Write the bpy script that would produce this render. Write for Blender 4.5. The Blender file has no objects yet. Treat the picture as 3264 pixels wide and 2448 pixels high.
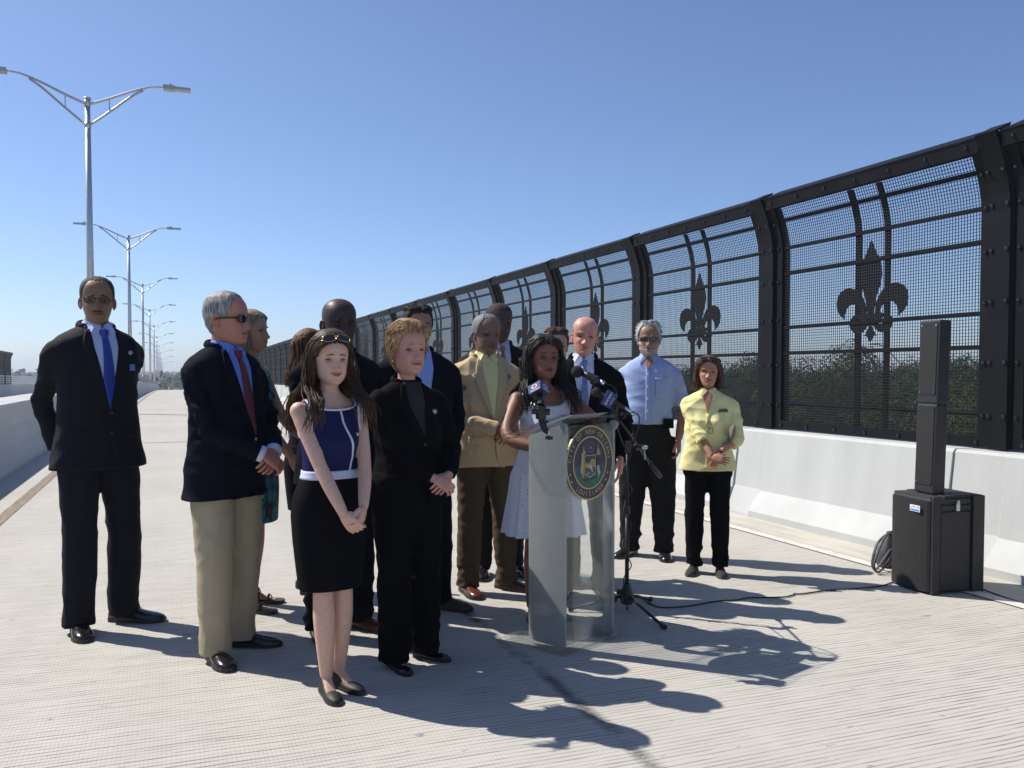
import bpy, bmesh, math, random
import numpy as np
from mathutils import Vector, Matrix, noise as mnoise
from mathutils.bvhtree import BVHTree
rnd = random.Random(7)
S = bpy.context.scene
COL = S.collection
R = math.radians

# ------------------------------------------------------------------ camera, sky, sun, exposure
cam = bpy.data.cameras.new('camera'); camo = bpy.data.objects.new('camera', cam); COL.objects.link(camo)
camo.location = (0, 0, 1.43); camo.rotation_euler = (R(88.0), 0, 0)
cam.sensor_width = 36.0; cam.lens = 31.12; cam.shift_y = 0.0182; cam.clip_start = 0.05; cam.clip_end = 9000
S.camera = camo
SUN = Vector((-.794, .331, 1.0)).normalized()
EL = math.asin(SUN.z); AZ = math.atan2(SUN.x, SUN.y)
W = bpy.data.worlds.new('World'); S.world = W; W.use_nodes = True
nt = W.node_tree; nt.nodes.clear()
sky = nt.nodes.new('ShaderNodeTexSky'); sky.sky_type = 'NISHITA'; sky.sun_disc = False
sky.sun_elevation = EL; sky.sun_rotation = AZ; sky.altitude = 0; sky.air_density = 0.75; sky.dust_density = 0.6; sky.ozone_density = 7.0
bgn = nt.nodes.new('ShaderNodeBackground'); bgn.inputs['Strength'].default_value = 0.118
outn = nt.nodes.new('ShaderNodeOutputWorld')
hs = nt.nodes.new('ShaderNodeHueSaturation'); hs.inputs['Saturation'].default_value = 0.96
wb = nt.nodes.new('ShaderNodeMix'); wb.data_type = 'RGBA'; wb.blend_type = 'MULTIPLY'; wb.inputs[0].default_value = 1.0; wb.inputs[7].default_value = (1.0, .98, 1.0, 1)   # camera white balance of the photo
nt.links.new(sky.outputs[0], wb.inputs[6]); nt.links.new(wb.outputs[2], hs.inputs['Color']); nt.links.new(hs.outputs[0], bgn.inputs['Color']); nt.links.new(bgn.outputs[0], outn.inputs['Surface'])
sl = bpy.data.lights.new('sun', 'SUN'); sl.energy = 5.0; sl.angle = R(0.5); sl.color = (1.0, .93, .84)
so = bpy.data.objects.new('sun', sl); COL.objects.link(so)
so.rotation_euler = SUN.to_track_quat('Z', 'Y').to_euler(); so.location = (-20, 10, 30)
S.view_settings.view_transform = 'Standard'; S.view_settings.look = 'None'
S.view_settings.exposure = 0.32; S.view_settings.gamma = 1.0; S.view_settings.use_curve_mapping = False
S.cycles.max_bounces = 8; S.cycles.transparent_max_bounces = 24

# ------------------------------------------------------------------ materials
MATS = {}
def nodes_of(m): return m.node_tree.nodes, m.node_tree.links
def mat(name, col, rough=.6, metal=0., var=.12, vscale=6., bump=0., bscale=60., spec=.5, stretch=None, alt=None, coat=0., sheen=0., detail=4.):
    """Principled material with noise-driven tone variation and fine relief."""
    if name in MATS: return MATS[name]
    m = bpy.data.materials.new(name); m.use_nodes = True; MATS[name] = m
    N, L = nodes_of(m); b = N['Principled BSDF']
    b.inputs['Roughness'].default_value = rough; b.inputs['Metallic'].default_value = metal
    b.inputs['Specular IOR Level'].default_value = spec
    b.inputs['Coat Weight'].default_value = coat
    if sheen: b.inputs['Sheen Weight'].default_value = sheen; b.inputs['Sheen Roughness'].default_value = .5
    tc = N.new('ShaderNodeTexCoord'); src = tc.outputs['Object']
    if stretch:
        mp = N.new('ShaderNodeMapping'); mp.inputs['Scale'].default_value = stretch; L.new(src, mp.inputs[0]); src = mp.outputs[0]
    n = N.new('ShaderNodeTexNoise'); n.inputs['Scale'].default_value = vscale; n.inputs['Detail'].default_value = detail
    L.new(src, n.inputs['Vector'])
    mx = N.new('ShaderNodeMix'); mx.data_type = 'RGBA'
    a = [c * (1 - var) for c in col]; c2 = alt if alt else [min(1, c * (1 + var)) for c in col]
    mx.inputs[6].default_value = (*a, 1); mx.inputs[7].default_value = (*c2, 1)
    rp = N.new('ShaderNodeMapRange'); rp.inputs[1].default_value = .3; rp.inputs[2].default_value = .7
    L.new(n.outputs[0], rp.inputs[0]); L.new(rp.outputs[0], mx.inputs[0]); L.new(mx.outputs[2], b.inputs['Base Color'])
    if bump:
        n2 = N.new('ShaderNodeTexNoise'); n2.inputs['Scale'].default_value = bscale; n2.inputs['Detail'].default_value = 3
        L.new(src, n2.inputs['Vector']); bp = N.new('ShaderNodeBump'); bp.inputs['Strength'].default_value = bump; bp.inputs['Distance'].default_value = .01
        L.new(n2.outputs[0], bp.inputs['Height']); L.new(bp.outputs[0], b.inputs['Normal'])
    return m
def mathn(N, L, op, a, b=None):
    n = N.new('ShaderNodeMath'); n.operation = op
    for i, v in enumerate((a, b)):
        if v is None: continue
        if isinstance(v, (int, float)): n.inputs[i].default_value = v
        else: L.new(v, n.inputs[i])
    return n.outputs[0]
def road_mat():
    m = bpy.data.materials.new('tined_concrete'); m.use_nodes = True; N, L = nodes_of(m); b = N['Principled BSDF']
    b.inputs['Roughness'].default_value = .85; b.inputs['Specular IOR Level'].default_value = .3
    tc = N.new('ShaderNodeTexCoord'); sx = N.new('ShaderNodeSeparateXYZ'); L.new(tc.outputs['Object'], sx.inputs[0])
    def noise(scale, detail=4, st=(1, 1, 1), rough=.5):
        mp = N.new('ShaderNodeMapping'); mp.inputs['Scale'].default_value = st; L.new(tc.outputs['Object'], mp.inputs[0])
        n = N.new('ShaderNodeTexNoise'); n.inputs['Scale'].default_value = scale; n.inputs['Detail'].default_value = detail; n.inputs['Roughness'].default_value = rough
        L.new(mp.outputs[0], n.inputs['Vector']); return n.outputs[0]
    warp = noise(.8, 3)
    ys = mathn(N, L, 'ADD', sx.outputs[1], mathn(N, L, 'MULTIPLY', warp, .06))
    v = N.new('ShaderNodeTexVoronoi'); v.voronoi_dimensions = '1D'; v.feature = 'DISTANCE_TO_EDGE'; v.inputs['Scale'].default_value = 33.; v.inputs['Randomness'].default_value = .6
    L.new(ys, v.inputs['W'])
    r = N.new('ShaderNodeMapRange'); r.inputs[1].default_value = .06; r.inputs[2].default_value = .20; r.inputs[3].default_value = 1; r.inputs[4].default_value = 0
    L.new(v.outputs[0], r.inputs[0])
    brk = N.new('ShaderNodeMapRange'); brk.inputs[1].default_value = .42; brk.inputs[2].default_value = .60
    L.new(noise(3.5, 4, (1, 9, 1), .6), brk.inputs[0])
    patch = N.new('ShaderNodeMapRange'); patch.inputs[1].default_value = .35; patch.inputs[2].default_value = .6; patch.inputs[3].default_value = .6
    L.new(noise(.55, 3), patch.inputs[0])
    groove = mathn(N, L, 'MULTIPLY', mathn(N, L, 'MULTIPLY', r.outputs[0], mathn(N, L, 'ADD', .4, brk.outputs[0])), patch.outputs[0])
    # fine lengthwise drag marks
    vx = N.new('ShaderNodeTexVoronoi'); vx.voronoi_dimensions = '1D'; vx.feature = 'DISTANCE_TO_EDGE'; vx.inputs['Scale'].default_value = 62.; vx.inputs['Randomness'].default_value = .5
    L.new(mathn(N, L, 'ADD', sx.outputs[0], mathn(N, L, 'MULTIPLY', warp, .02)), vx.inputs['W'])
    rx = N.new('ShaderNodeMapRange'); rx.inputs[1].default_value = .04; rx.inputs[2].default_value = .2; rx.inputs[3].default_value = 1; rx.inputs[4].default_value = 0
    L.new(vx.outputs[0], rx.inputs[0])
    drag = mathn(N, L, 'MULTIPLY', mathn(N, L, 'MULTIPLY', rx.outputs[0], noise(25, 2, (.6, 1, 1))), .30)
    # base tone
    cr = N.new('ShaderNodeValToRGB'); e = cr.color_ramp.elements
    e[0].position = .25; e[0].color = (.385, .372, .332, 1); e[1].position = .75; e[1].color = (.56, .543, .492, 1)
    mixn = mathn(N, L, 'ADD', mathn(N, L, 'ADD', mathn(N, L, 'MULTIPLY', noise(.7, 5, (1, .5, 1), .6), .4), mathn(N, L, 'MULTIPLY', noise(1.6, 4, (1, .06, 1), .6), .3)), mathn(N, L, 'MULTIPLY', noise(5., 5, (.35, 2.2, 1), .65), .3))
    L.new(mixn, cr.inputs[0])
    mx = N.new('ShaderNodeMix'); mx.data_type = 'RGBA'; mx.inputs[7].default_value = (.13, .125, .115, 1)
    L.new(mathn(N, L, 'MULTIPLY', groove, .62), mx.inputs[0]); L.new(cr.outputs[0], mx.inputs[6])
    mx2 = N.new('ShaderNodeMix'); mx2.data_type = 'RGBA'; mx2.inputs[7].default_value = (.17, .165, .15, 1)
    L.new(drag, mx2.inputs[0]); L.new(mx.outputs[2], mx2.inputs[6])
    # small dark flecks
    fl = N.new('ShaderNodeMapRange'); fl.inputs[1].default_value = .70; fl.inputs[2].default_value = .76; fl.inputs[4].default_value = .6
    L.new(noise(16, 2, (.6, 1.6, 1)), fl.inputs[0])
    mx3 = N.new('ShaderNodeMix'); mx3.data_type = 'RGBA'; mx3.inputs[7].default_value = (.12, .115, .11, 1)
    L.new(fl.outputs[0], mx3.inputs[0]); L.new(mx2.outputs[2], mx3.inputs[6])
    # scuffed centre joint: a dark broken streak along the road
    j = mathn(N, L, 'ABSOLUTE', mathn(N, L, 'SUBTRACT', sx.outputs[0], mathn(N, L, 'ADD', 1.60, mathn(N, L, 'MULTIPLY', noise(2.0, 3), .05))))
    jr = N.new('ShaderNodeMapRange'); jr.inputs[1].default_value = .008; jr.inputs[2].default_value = .05; jr.inputs[3].default_value = 1; jr.inputs[4].default_value = 0
    L.new(j, jr.inputs[0])
    jb = N.new('ShaderNodeMapRange'); jb.inputs[1].default_value = .42; jb.inputs[2].default_value = .56
    L.new(noise(2.2, 5, (1, 1, 1), .75), jb.inputs[0])
    mx4 = N.new('ShaderNodeMix'); mx4.data_type = 'RGBA'; mx4.inputs[7].default_value = (.07, .068, .066, 1)
    sr_ = N.new('ShaderNodeMapRange'); sr_.inputs[1].default_value = 5.2; sr_.inputs[2].default_value = 6.5; sr_.inputs[3].default_value = .85; sr_.inputs[4].default_value = .08; L.new(sx.outputs[1], sr_.inputs[0])
    L.new(mathn(N, L, 'MULTIPLY', mathn(N, L, 'MULTIPLY', jr.outputs[0], jb.outputs[0]), sr_.outputs[0]), mx4.inputs[0]); L.new(mx3.outputs[2], mx4.inputs[6])
    L.new(mx4.outputs[2], b.inputs['Base Color'])
    bp = N.new('ShaderNodeBump'); bp.inputs['Strength'].default_value = .5; bp.inputs['Distance'].default_value = .004; bp.invert = True
    L.new(mathn(N, L, 'ADD', mathn(N, L, 'ADD', groove, drag), mathn(N, L, 'MULTIPLY', noise(220, 2), .5)), bp.inputs['Height']); L.new(bp.outputs[0], b.inputs['Normal'])
    return m
def clear_mat(name, tint, refl=1.0, rough=.02, haze=.0):
    """sheet acrylic / lens: transparent with Fresnel reflections, plus an optional milky share"""
    m = bpy.data.materials.new(name); m.use_nodes = True; N, L = nodes_of(m); N.remove(N['Principled BSDF'])
    out = N['Material Output']; t = N.new('ShaderNodeBsdfTransparent'); t.inputs[0].default_value = (*tint, 1)
    g = N.new('ShaderNodeBsdfGlossy'); g.inputs['Roughness'].default_value = rough
    f = N.new('ShaderNodeLayerWeight'); f.inputs[0].default_value = .5   # facing -> Schlick, the same from both sides of a thin sheet
    mx = N.new('ShaderNodeMixShader'); L.new(mathn(N, L, 'MULTIPLY', mathn(N, L, 'ADD', .04, mathn(N, L, 'MULTIPLY', mathn(N, L, 'POWER', f.outputs['Facing'], 5.0), .9)), refl), mx.inputs[0])
    base = t.outputs[0]
    if haze:
        d = N.new('ShaderNodeBsdfDiffuse'); d.inputs[0].default_value = (.52, .55, .54, 1)
        tr = N.new('ShaderNodeBsdfTranslucent'); tr.inputs[0].default_value = (.45, .48, .48, 1)
        dm = N.new('ShaderNodeMixShader'); dm.inputs[0].default_value = .5; L.new(d.outputs[0], dm.inputs[1]); L.new(tr.outputs[0], dm.inputs[2])
        tc = N.new('ShaderNodeTexCoord'); n = N.new('ShaderNodeTexNoise'); n.inputs['Scale'].default_value = 7; n.inputs['Detail'].default_value = 6; n.inputs['Roughness'].default_value = .7
        L.new(tc.outputs['Object'], n.inputs['Vector'])
        r = N.new('ShaderNodeMapRange'); r.inputs[1].default_value = .3; r.inputs[2].default_value = .7; r.inputs[3].default_value = haze * .9; r.inputs[4].default_value = min(1, haze * 1.08); L.new(n.outputs[0], r.inputs[0])
        hm = N.new('ShaderNodeMixShader'); L.new(r.outputs[0], hm.inputs[0]); L.new(t.outputs[0], hm.inputs[1]); L.new(dm.outputs[0], hm.inputs[2]); base = hm.outputs[0]
    L.new(base, mx.inputs[1]); L.new(g.outputs[0], mx.inputs[2]); L.new(mx.outputs[0], out.inputs['Surface'])
    return m

# ------------------------------------------------------------------ geometry helpers
class MB:
    def __init__(s): s.v = []; s.f = []; s.c = None
    def add(s, v, f):
        o = len(s.v); s.v += [tuple(p) for p in v]; s.f += [tuple(i + o for i in q) for q in f]; return s
    def box(s, lo, hi, mtx=None):
        x0, y0, z0 = lo; x1, y1, z1 = hi
        v = [(x0, y0, z0), (x1, y0, z0), (x1, y1, z0), (x0, y1, z0), (x0, y0, z1), (x1, y0, z1), (x1, y1, z1), (x0, y1, z1)]
        if mtx: v = [tuple(mtx @ Vector(p)) for p in v]
        return s.add(v, [(0, 3, 2, 1), (4, 5, 6, 7), (0, 1, 5, 4), (1, 2, 6, 5), (2, 3, 7, 6), (3, 0, 4, 7)])
    def tube(s, pts, rad, n=8, cap=True, ell=None, ref=None):
        v, f = tube(pts, rad, n, cap, ell, ref); return s.add(v, f)
    def sweep(s, prof, y0, y1, dz0=0, dz1=0):   # closed profile (x,z) swept along local y
        n = len(prof); v = [(x, y0, z + dz0) for x, z in prof] + [(x, y1, z + dz1) for x, z in prof]
        f = [(i, (i + 1) % n, n + (i + 1) % n, n + i) for i in range(n)] + [tuple(range(n - 1, -1, -1)), tuple(range(n, 2 * n))]
        return s.add(v, f)
    def mesh(s, name):
        me = bpy.data.meshes.new(name); me.from_pydata([tuple(map(float, p)) for p in s.v], [], s.f); me.update(); return me
    def obj(s, name, m, parent=None, smooth=False, kind=None, **k):
        return link(name, s.mesh(name), m, parent, smooth, kind, **k)
def link(name, me, m, parent=None, smooth=False, kind=None, bevel=0, fixn=True):
    if m is not None:
        for mm in (m if isinstance(m, list) else [m]): me.materials.append(mm)
    if fixn:
        bm = bmesh.new(); bm.from_mesh(me); bmesh.ops.recalc_face_normals(bm, faces=bm.faces); bm.to_mesh(me); bm.free()
    if smooth: me.shade_smooth()
    o = bpy.data.objects.new(name, me); COL.objects.link(o)
    if parent: o.parent = parent
    if kind: o['kind'] = kind
    if bevel:
        bv = o.modifiers.new('bevel', 'BEVEL'); bv.width = bevel; bv.segments = 2; bv.limit_method = 'ANGLE'; bv.angle_limit = R(40)
    return o
def thing(name, label, cat, loc=(0, 0, 0), rz=0, group=None):
    o = bpy.data.objects.new(name, None); COL.objects.link(o); o.empty_display_size = .1
    o.location = loc; o.rotation_euler = (0, 0, rz); return tag(o, label, cat, group)
def tag(o, label=None, cat=None, group=None):
    if label: o['label'] = label
    if cat: o['category'] = cat
    if group: o['group'] = group
    return o
def frames(P, ref=None):
    P = [np.array(p, float) for p in P]; n = len(P); out = []
    r = np.array(ref if ref is not None else (0, 0, 1), float)
    prev = None
    for i in range(n):
        t = P[min(i + 1, n - 1)] - P[max(i - 1, 0)]; t = t / (np.linalg.norm(t) + 1e-12)
        if prev is None:
            u = np.cross(r, t)
            if np.linalg.norm(u) < 1e-3: u = np.cross((1, 0, 0) if abs(t[0]) < .9 else (0, 1, 0), t)
        else: u = prev - t * (prev @ t)
        u = u / (np.linalg.norm(u) + 1e-12); w = np.cross(t, u); prev = u; out.append((P[i], u, w, t))
    return out
def tube(pts, rad, n=8, cap=True, ell=None, ref=None):
    if isinstance(rad, (int, float)): rad = [rad] * len(pts)
    v = []; f = []; k = len(pts)
    for i, (p, u, w, t) in enumerate(frames(pts, ref)):
        e = ell if not isinstance(ell, (list, tuple)) else ell[i]
        for j in range(n):
            a = 2 * math.pi * j / n
            v.append(tuple(p + u * math.cos(a) * rad[i] + w * math.sin(a) * rad[i] * (e or 1)))
    for i in range(k - 1):
        for j in range(n):
            a = i * n + j; b = i * n + (j + 1) % n; f.append((a, b, b + n, a + n))
    if cap: f += [tuple(range(n - 1, -1, -1)), tuple(range((k - 1) * n, k * n))]
    return v, f
def catmull(P, m=6):
    P = [np.array(p, float) for p in P]; out = []
    for i in range(len(P) - 1):
        a = P[max(i - 1, 0)]; b = P[i]; c = P[i + 1]; d = P[min(i + 2, len(P) - 1)]
        for k in range(m):
            t = k / m; out.append(.5 * ((2 * b) + (c - a) * t + (2 * a - 5 * b + 4 * c - d) * t * t + (3 * b - a - 3 * c + d) * t ** 3))
    out.append(P[-1]); return out
def sphere(c, r, nu=16, nv=10):
    c = np.array(c, float); r = np.array(r if hasattr(r, '__len__') else (r, r, r), float)
    v = [tuple(c + r * (0, 0, -1))]; f = []
    for i in range(1, nv):
        ph = -math.pi / 2 + math.pi * i / nv
        for j in range(nu):
            th = 2 * math.pi * j / nu; v.append(tuple(c + r * (math.cos(ph) * math.cos(th), math.cos(ph) * math.sin(th), math.sin(ph))))
    v.append(tuple(c + r * (0, 0, 1))); T = len(v) - 1
    for j in range(nu): f.append((0, 1 + (j + 1) % nu, 1 + j))
    for i in range(nv - 2):
        for j in range(nu):
            a = 1 + i * nu + j; b = 1 + i * nu + (j + 1) % nu; f.append((a, b, b + nu, a + nu))
    o = 1 + (nv - 2) * nu
    for j in range(nu): f.append((T, o + j, o + (j + 1) % nu))
    return v, f
def plate(poly, y0, y1):   # polygon in (x,z) extruded along y
    n = len(poly); v = [(x, y0, z) for x, z in poly] + [(x, y1, z) for x, z in poly]
    return v, [tuple(range(n)), tuple(range(2 * n - 1, n - 1, -1))] + [(i, n + i, n + (i + 1) % n, (i + 1) % n) for i in range(n)]
def text_mesh(txt, size, align='CENTER', thick=.0005, font_space=1.0, flat=False):
    cu = bpy.data.curves.new('text', 'FONT'); cu.body = txt; cu.size = size; cu.align_x = align; cu.align_y = 'CENTER'; cu.extrude = thick; cu.space_character = font_space; cu.resolution_u = 4
    o = bpy.data.objects.new('text', cu); COL.objects.link(o); dg = bpy.context.evaluated_depsgraph_get(); dg.update()
    me = bpy.data.meshes.new_from_object(o.evaluated_get(dg)); bpy.data.objects.remove(o); bpy.data.curves.remove(cu)
    v = [tuple(p.co) for p in me.vertices]; f = [tuple(p.vertices) for p in me.polygons]; bpy.data.meshes.remove(me)
    return v, f

# ------------------------------------------------------------------ the bridge frame: local x = across the road, local y = along it
PHI = math.atan2(.3595, .9332)
KD = 6.4e-5
def drop(s): return -KD * s * s if s > 0 else 0.0
def bridge_obj(o): o.rotation_euler = (0, 0, PHI); return o
Mroad = road_mat()
Mwall = mat('painted_concrete', (.445, .46, .45), .7, var=.06, vscale=4, stretch=(1, 1, .3), bump=.15, bscale=90, spec=.3)
Mwall2 = mat('painted_concrete_shade', (.44, .45, .44), .75, var=.07, vscale=.8, bump=.2, bscale=60, spec=.3)
Mgutter = mat('smooth_gutter_concrete', (.46, .44, .385), .85, var=.15, vscale=2.5, bump=.2, bscale=120, spec=.3, stretch=(3, .5, 1))
Mline = mat('white_line_paint', (.58, .575, .53), .7, var=.15, vscale=14, bump=.2, bscale=150)
Mjoint = mat('joint_seal', (.10, .10, .10), .8)
Mground = mat('grass_ground', (.05, .07, .03), .95, var=.3, vscale=.06, alt=(.10, .10, .05))
Mstain = mat('gutter_dirt', (.22, .18, .13), .95, var=.35, vscale=9, stretch=(3, .3, 1))

def strip(name, t0, t1, m, dz, s0=-10, s1=260, step=2.0, kind='structure', thick=None):
    mb = MB(); n = int((s1 - s0) / step); v = []; f = []
    tt = [t0, t1]
    for i in range(n + 1):
        s = s0 + (s1 - s0) * i / n
        for t in tt: v.append((t, s, drop(s) + dz))
    for i in range(n): f.append((2 * i, 2 * i + 1, 2 * i + 3, 2 * i + 2))
    if thick:
        o = len(v); v += [(x, y, z - thick) for x, y, z in v]
        for i in range(n): f += [(o + 2 * i + 2, o + 2 * i + 3, o + 2 * i + 1, o + 2 * i), (2 * i, 2 * i + 2, o + 2 * i + 2, o + 2 * i), (2 * i + 3, 2 * i + 1, o + 2 * i + 1, o + 2 * i + 3)]
    mb.add(v, f); return bridge_obj(mb.obj(name, m, kind=kind))
gd = MB(); gd.add([(-1500, -60, -9), (1500, -60, -9), (1500, 1500, -9), (-1500, 1500, -9)], [(0, 1, 2, 3)]); gd.obj('ground', Mground, kind='structure')
strip('road', -2.4, 5.6, Mroad, 0, thick=.6)
strip('gutter', 4.9, 5.34, Mgutter, .004)
strip('edge_line', 4.77, 4.88, Mline, .008, s0=-10, s1=200)
strip('dirt_strip', -1.62, -1.50, Mstain, .004, s1=120)
strip('far_carriageway', -11.3, -3.0, Mroad, -.004, thick=.6)
# expansion joints across the road
for s in (19.5, 38, 56):
    mb = MB(); mb.add([(-2.12, s, drop(s) + .006), (5.3, s, drop(s) + .006), (5.3, s + .05, drop(s) + .006), (-2.12, s + .05, drop(s) + .006)], [(0, 1, 2, 3)])
    bridge_obj(mb.obj('expansion_joint', Mjoint, kind='structure'))

# ---- right barrier wall: a section between posts and a short insert under each post
L0, DL, TP = 4.81, 2.71, 5.75
profA = [(5.30, -.05), (5.30, .065), (5.45, .255), (5.525, .825), (5.55, .85), (5.95, .85), (6.0, -.3), (5.4, -.3)]
profB = [(5.345, -.05), (5.355, .01), (5.472, .262), (5.54, .825), (5.562, .846), (5.947, .846), (5.99, -.3), (5.4, -.3)]
wall = bridge_obj(thing('barrier_wall', 'white painted concrete barrier wall under the black fence, right of the road', 'barrier'))
for i in range(-4, 56):
    a = L0 + DL * i
    s0, s1 = a + .23 + .003, a + DL - .23 - .003
    mb = MB(); mb.sweep(profA, s0, s1, drop(s0), drop(s1)); o = mb.obj('wall_section', Mwall, wall, bevel=.004 if i < 8 else 0)
    mb = MB(); mb.sweep(profB, a - .23, a + .23, drop(a - .23), drop(a + .23)); mb.obj('wall_insert', Mwall, wall)
# ---- left barrier
profL = [(-2.11, -.05), (-2.115, .05), (-2.16, .18), (-2.25, .34), (-2.335, .62), (-2.36, .91), (-2.385, .945), (-3.05, .96), (-3.08, .93), (-3.12, -.3), (-2.3, -.3)]
lw = bridge_obj(thing('median_wall', 'pale concrete median wall with a broad flat top left of the road', 'barrier'))
for i in range(-2, 36):
    s0 = 6.1 * i - 1.2; s1 = s0 + 6.1 - .012
    mb = MB(); mb.sweep(profL, s0, s1, drop(s0), drop(s1)); mb.obj('wall_section', Mwall2, lw)
# ---- far parapet with its white railing
profF = [(-10.9, -.05), (-10.95, .3), (-11.0, .84), (-11.3, .84), (-11.3, -.3), (-11.0, -.3)]
fw_ = bridge_obj(thing('parapet', 'low pale parapet along the far carriageway, at the left edge of the picture', 'barrier'))
for i in range(0, 34):
    s0 = 6.1 * i; mb = MB(); mb.sweep(profF, s0, s0 + 6.09, drop(s0), drop(s0 + 6.09)); mb.obj('wall_section', Mwall2, fw_)
Mwhite = mat('white_rail_paint', (.72, .74, .74), .5, var=.05)
rl = bridge_obj(thing('bridge_railing', 'white lattice railing on top of the far parapet at the left', 'railing'))
for z in (.98, 1.14, 1.30, 1.47):
    mb = MB()
    mb.tube([(-11.15, s, z + drop(s)) for s in range(46, 204, 4)], .03 if z > 1.4 else .022, 6); mb.obj('rail', Mwhite, rl)
for i in range(150):
    s = 46 + i * .62; mb = MB(); mb.box((-11.18, s - .025, .83 + drop(s)), (-11.12, s + .025, 1.46 + drop(s))); mb.obj('baluster', Mwhite, rl)

# ------------------------------------------------------------------ fence
Mblk = mat('black_powder_coat', (.007, .0075, .009), .5, var=.25, vscale=5, bump=.08, bscale=40, spec=.12)
Mblk2 = mat('black_wire', (.008, .009, .010), .6, var=.1)
Mbolt = mat('bolt_steel', (.05, .05, .055), .25, metal=.7)
ZT0, RAD, LEAN = 2.62, .62, .18     # start of the curve, top height 3.18
def curve_xz(z):                    # inward lean of the fence plane
    if z <= ZT0: return 0.0
    q = (z - ZT0) / (3.18 - ZT0); return -LEAN * q ** 1.8
ZS = [.86, 1.4, 2.0, ZT0, 2.72, 2.82, 2.92, 3.02, 3.10, 3.16]
def bent_bar(mb, y0, y1, d0, d1, zs=None):   # bar following the bent fence plane, local coords about the post line x=0
    zs = zs or ZS; v = []; f = []
    for z in zs:
        x = curve_xz(z); v += [(x + d0, y0, z), (x + d1, y0, z), (x + d1, y1, z), (x + d0, y1, z)]
    for i in range(len(zs) - 1):
        for j in range(4):
            a = 4 * i + j; b = 4 * i + (j + 1) % 4; f.append((a, b, b + 4, a + 4))
    f += [(3, 2, 1, 0), tuple(4 * (len(zs) - 1) + j for j in range(4))]; mb.add(v, f)
def hexbolt(mb, x, y, z, r=.016):
    v, f = tube([(x, y, z), (x - .012, y, z), (x - .02, y, z)], [r, r, r * .55], 6); mb.add(v, f)
g = .098  # half post + gap
y0p, y1p = g, DL - g      # panel extent
frame = MB(); bent_bar(frame, y0p, y0p + .092, -.03, -.018); bent_bar(frame, y1p - .092, y1p, -.03, -.018); bent_bar(frame, y0p + .080, y0p + .092, -.018, .07); bent_bar(frame, y1p - .092, y1p - .080, -.018, .07)
frame.box((-.03, y0p + .092, .86), (.02, y1p - .092, .945))
xt = curve_xz(3.10)
frame.add([(xt - .035, y0p, 3.045), (xt + .02, y0p, 3.045), (xt - .055, y0p, 3.16), (xt + .02, y0p, 3.16), (xt - .035, y1p, 3.045), (xt + .02, y1p, 3.045), (xt - .055, y1p, 3.16), (xt + .02, y1p, 3.16)],
          [(0, 2, 3, 1), (4, 5, 7, 6), (0, 4, 6, 2), (1, 3, 7, 5), (0, 1, 5, 4), (2, 6, 7, 3)])
cap = MB(); cap.add([(xt - .06, y0p + .01, 3.162), (xt + .10, y0p + .06, 3.235), (xt + .10, y1p - .06, 3.235), (xt - .06, y1p - .01, 3.162),
                     (xt - .06, y0p + .01, 3.150), (xt + .10, y0p + .06, 3.222), (xt + .10, y1p - .06, 3.222), (xt - .06, y1p - .01, 3.150)],
                    [(0, 1, 2, 3), (7, 6, 5, 4), (0, 4, 5, 1), (1, 5, 6, 2), (2, 6, 7, 3), (3, 7, 4, 0)])
fb = MB()
for i in range(7):
    y = y0p + .1 + (y1p - y0p - .2) * i / 6
    hexbolt(fb, curve_xz(3.1) - .045, y, 3.10, .014); hexbolt(fb, -.03, y, .90, .016)
for z in (1.1, 1.5, 1.95, 2.33, 2.66, 2.9):
    for y in (y0p + .045, y1p - .045): hexbolt(fb, curve_xz(z) - .03, y, z, .015)
RZ = [2.93, 2.665, 2.415, 1.875, 1.62]
rails = []
for z in RZ:
    r_ = MB(); x = curve_xz(z); r_.box((x - .012, y0p + .092, z - .016), (x + .018, y1p - .092, z + .016)); rails.append(r_.mesh('rail'))
bars = []
for dy in (-.172, .172):
    b_ = MB(); c = DL / 2 + dy; bent_bar(b_, c - .027, c + .027, .02, .045, [.945] + ZS[1:-2] + [3.05]); bars.append(b_.mesh('curved_bar'))
wm = MB()
nvw = 84
for i in range(nvw):
    y = y0p + .092 + (y1p - y0p - .184) * (i + .5) / nvw; bent_bar(wm, y - .0022, y + .0022, .0, .0044, [.945, ZT0, 2.76, 2.9, 3.05])
z = .965
while z < 3.05:
    x = curve_xz(z); wm.box((x - .0046, y0p + .092, z - .0022), (x - .0002, y1p - .092, z + .0022)); z += .0255
def fpoly(pts):  # picture outline -> metres, (y,z) plane
    return [(x / 605., (1430 - y) / 805.) for x, y in pts]
petal = [(0, 895), (22, 955), (45, 1010), (72, 1080), (77, 1150), (65, 1220), (40, 1290), (22, 1412)]
petal = petal + [(-x, y) for x, y in reversed(petal[1:])]
side = [(-33, 1414), (-40, 1340), (-62, 1290), (-90, 1250), (-120, 1228), (-155, 1218), (-190, 1220), (-225, 1238), (-250, 1275), (-258, 1325), (-250, 1375), (-228, 1412), (-195, 1442), (-195, 1410), (-182, 1370), (-160, 1345), (-135, 1335), (-105, 1342), (-78, 1365), (-60, 1414)]
low = [(-30, 1456), (-52, 1485), (-78, 1492), (-98, 1478), (-103, 1450), (-97, 1408), (-128, 1422), (-150, 1450), (-157, 1485), (-148, 1515), (-122, 1542), (-86, 1553), (-55, 1542), (-30, 1515), (-14, 1475)]
dropp = [(0, 1492), (18, 1520), (28, 1548), (46, 1573), (26, 1571), (10, 1600), (0, 1622), (-10, 1600), (-26, 1571), (-46, 1573), (-28, 1548), (-18, 1520)]
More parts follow.
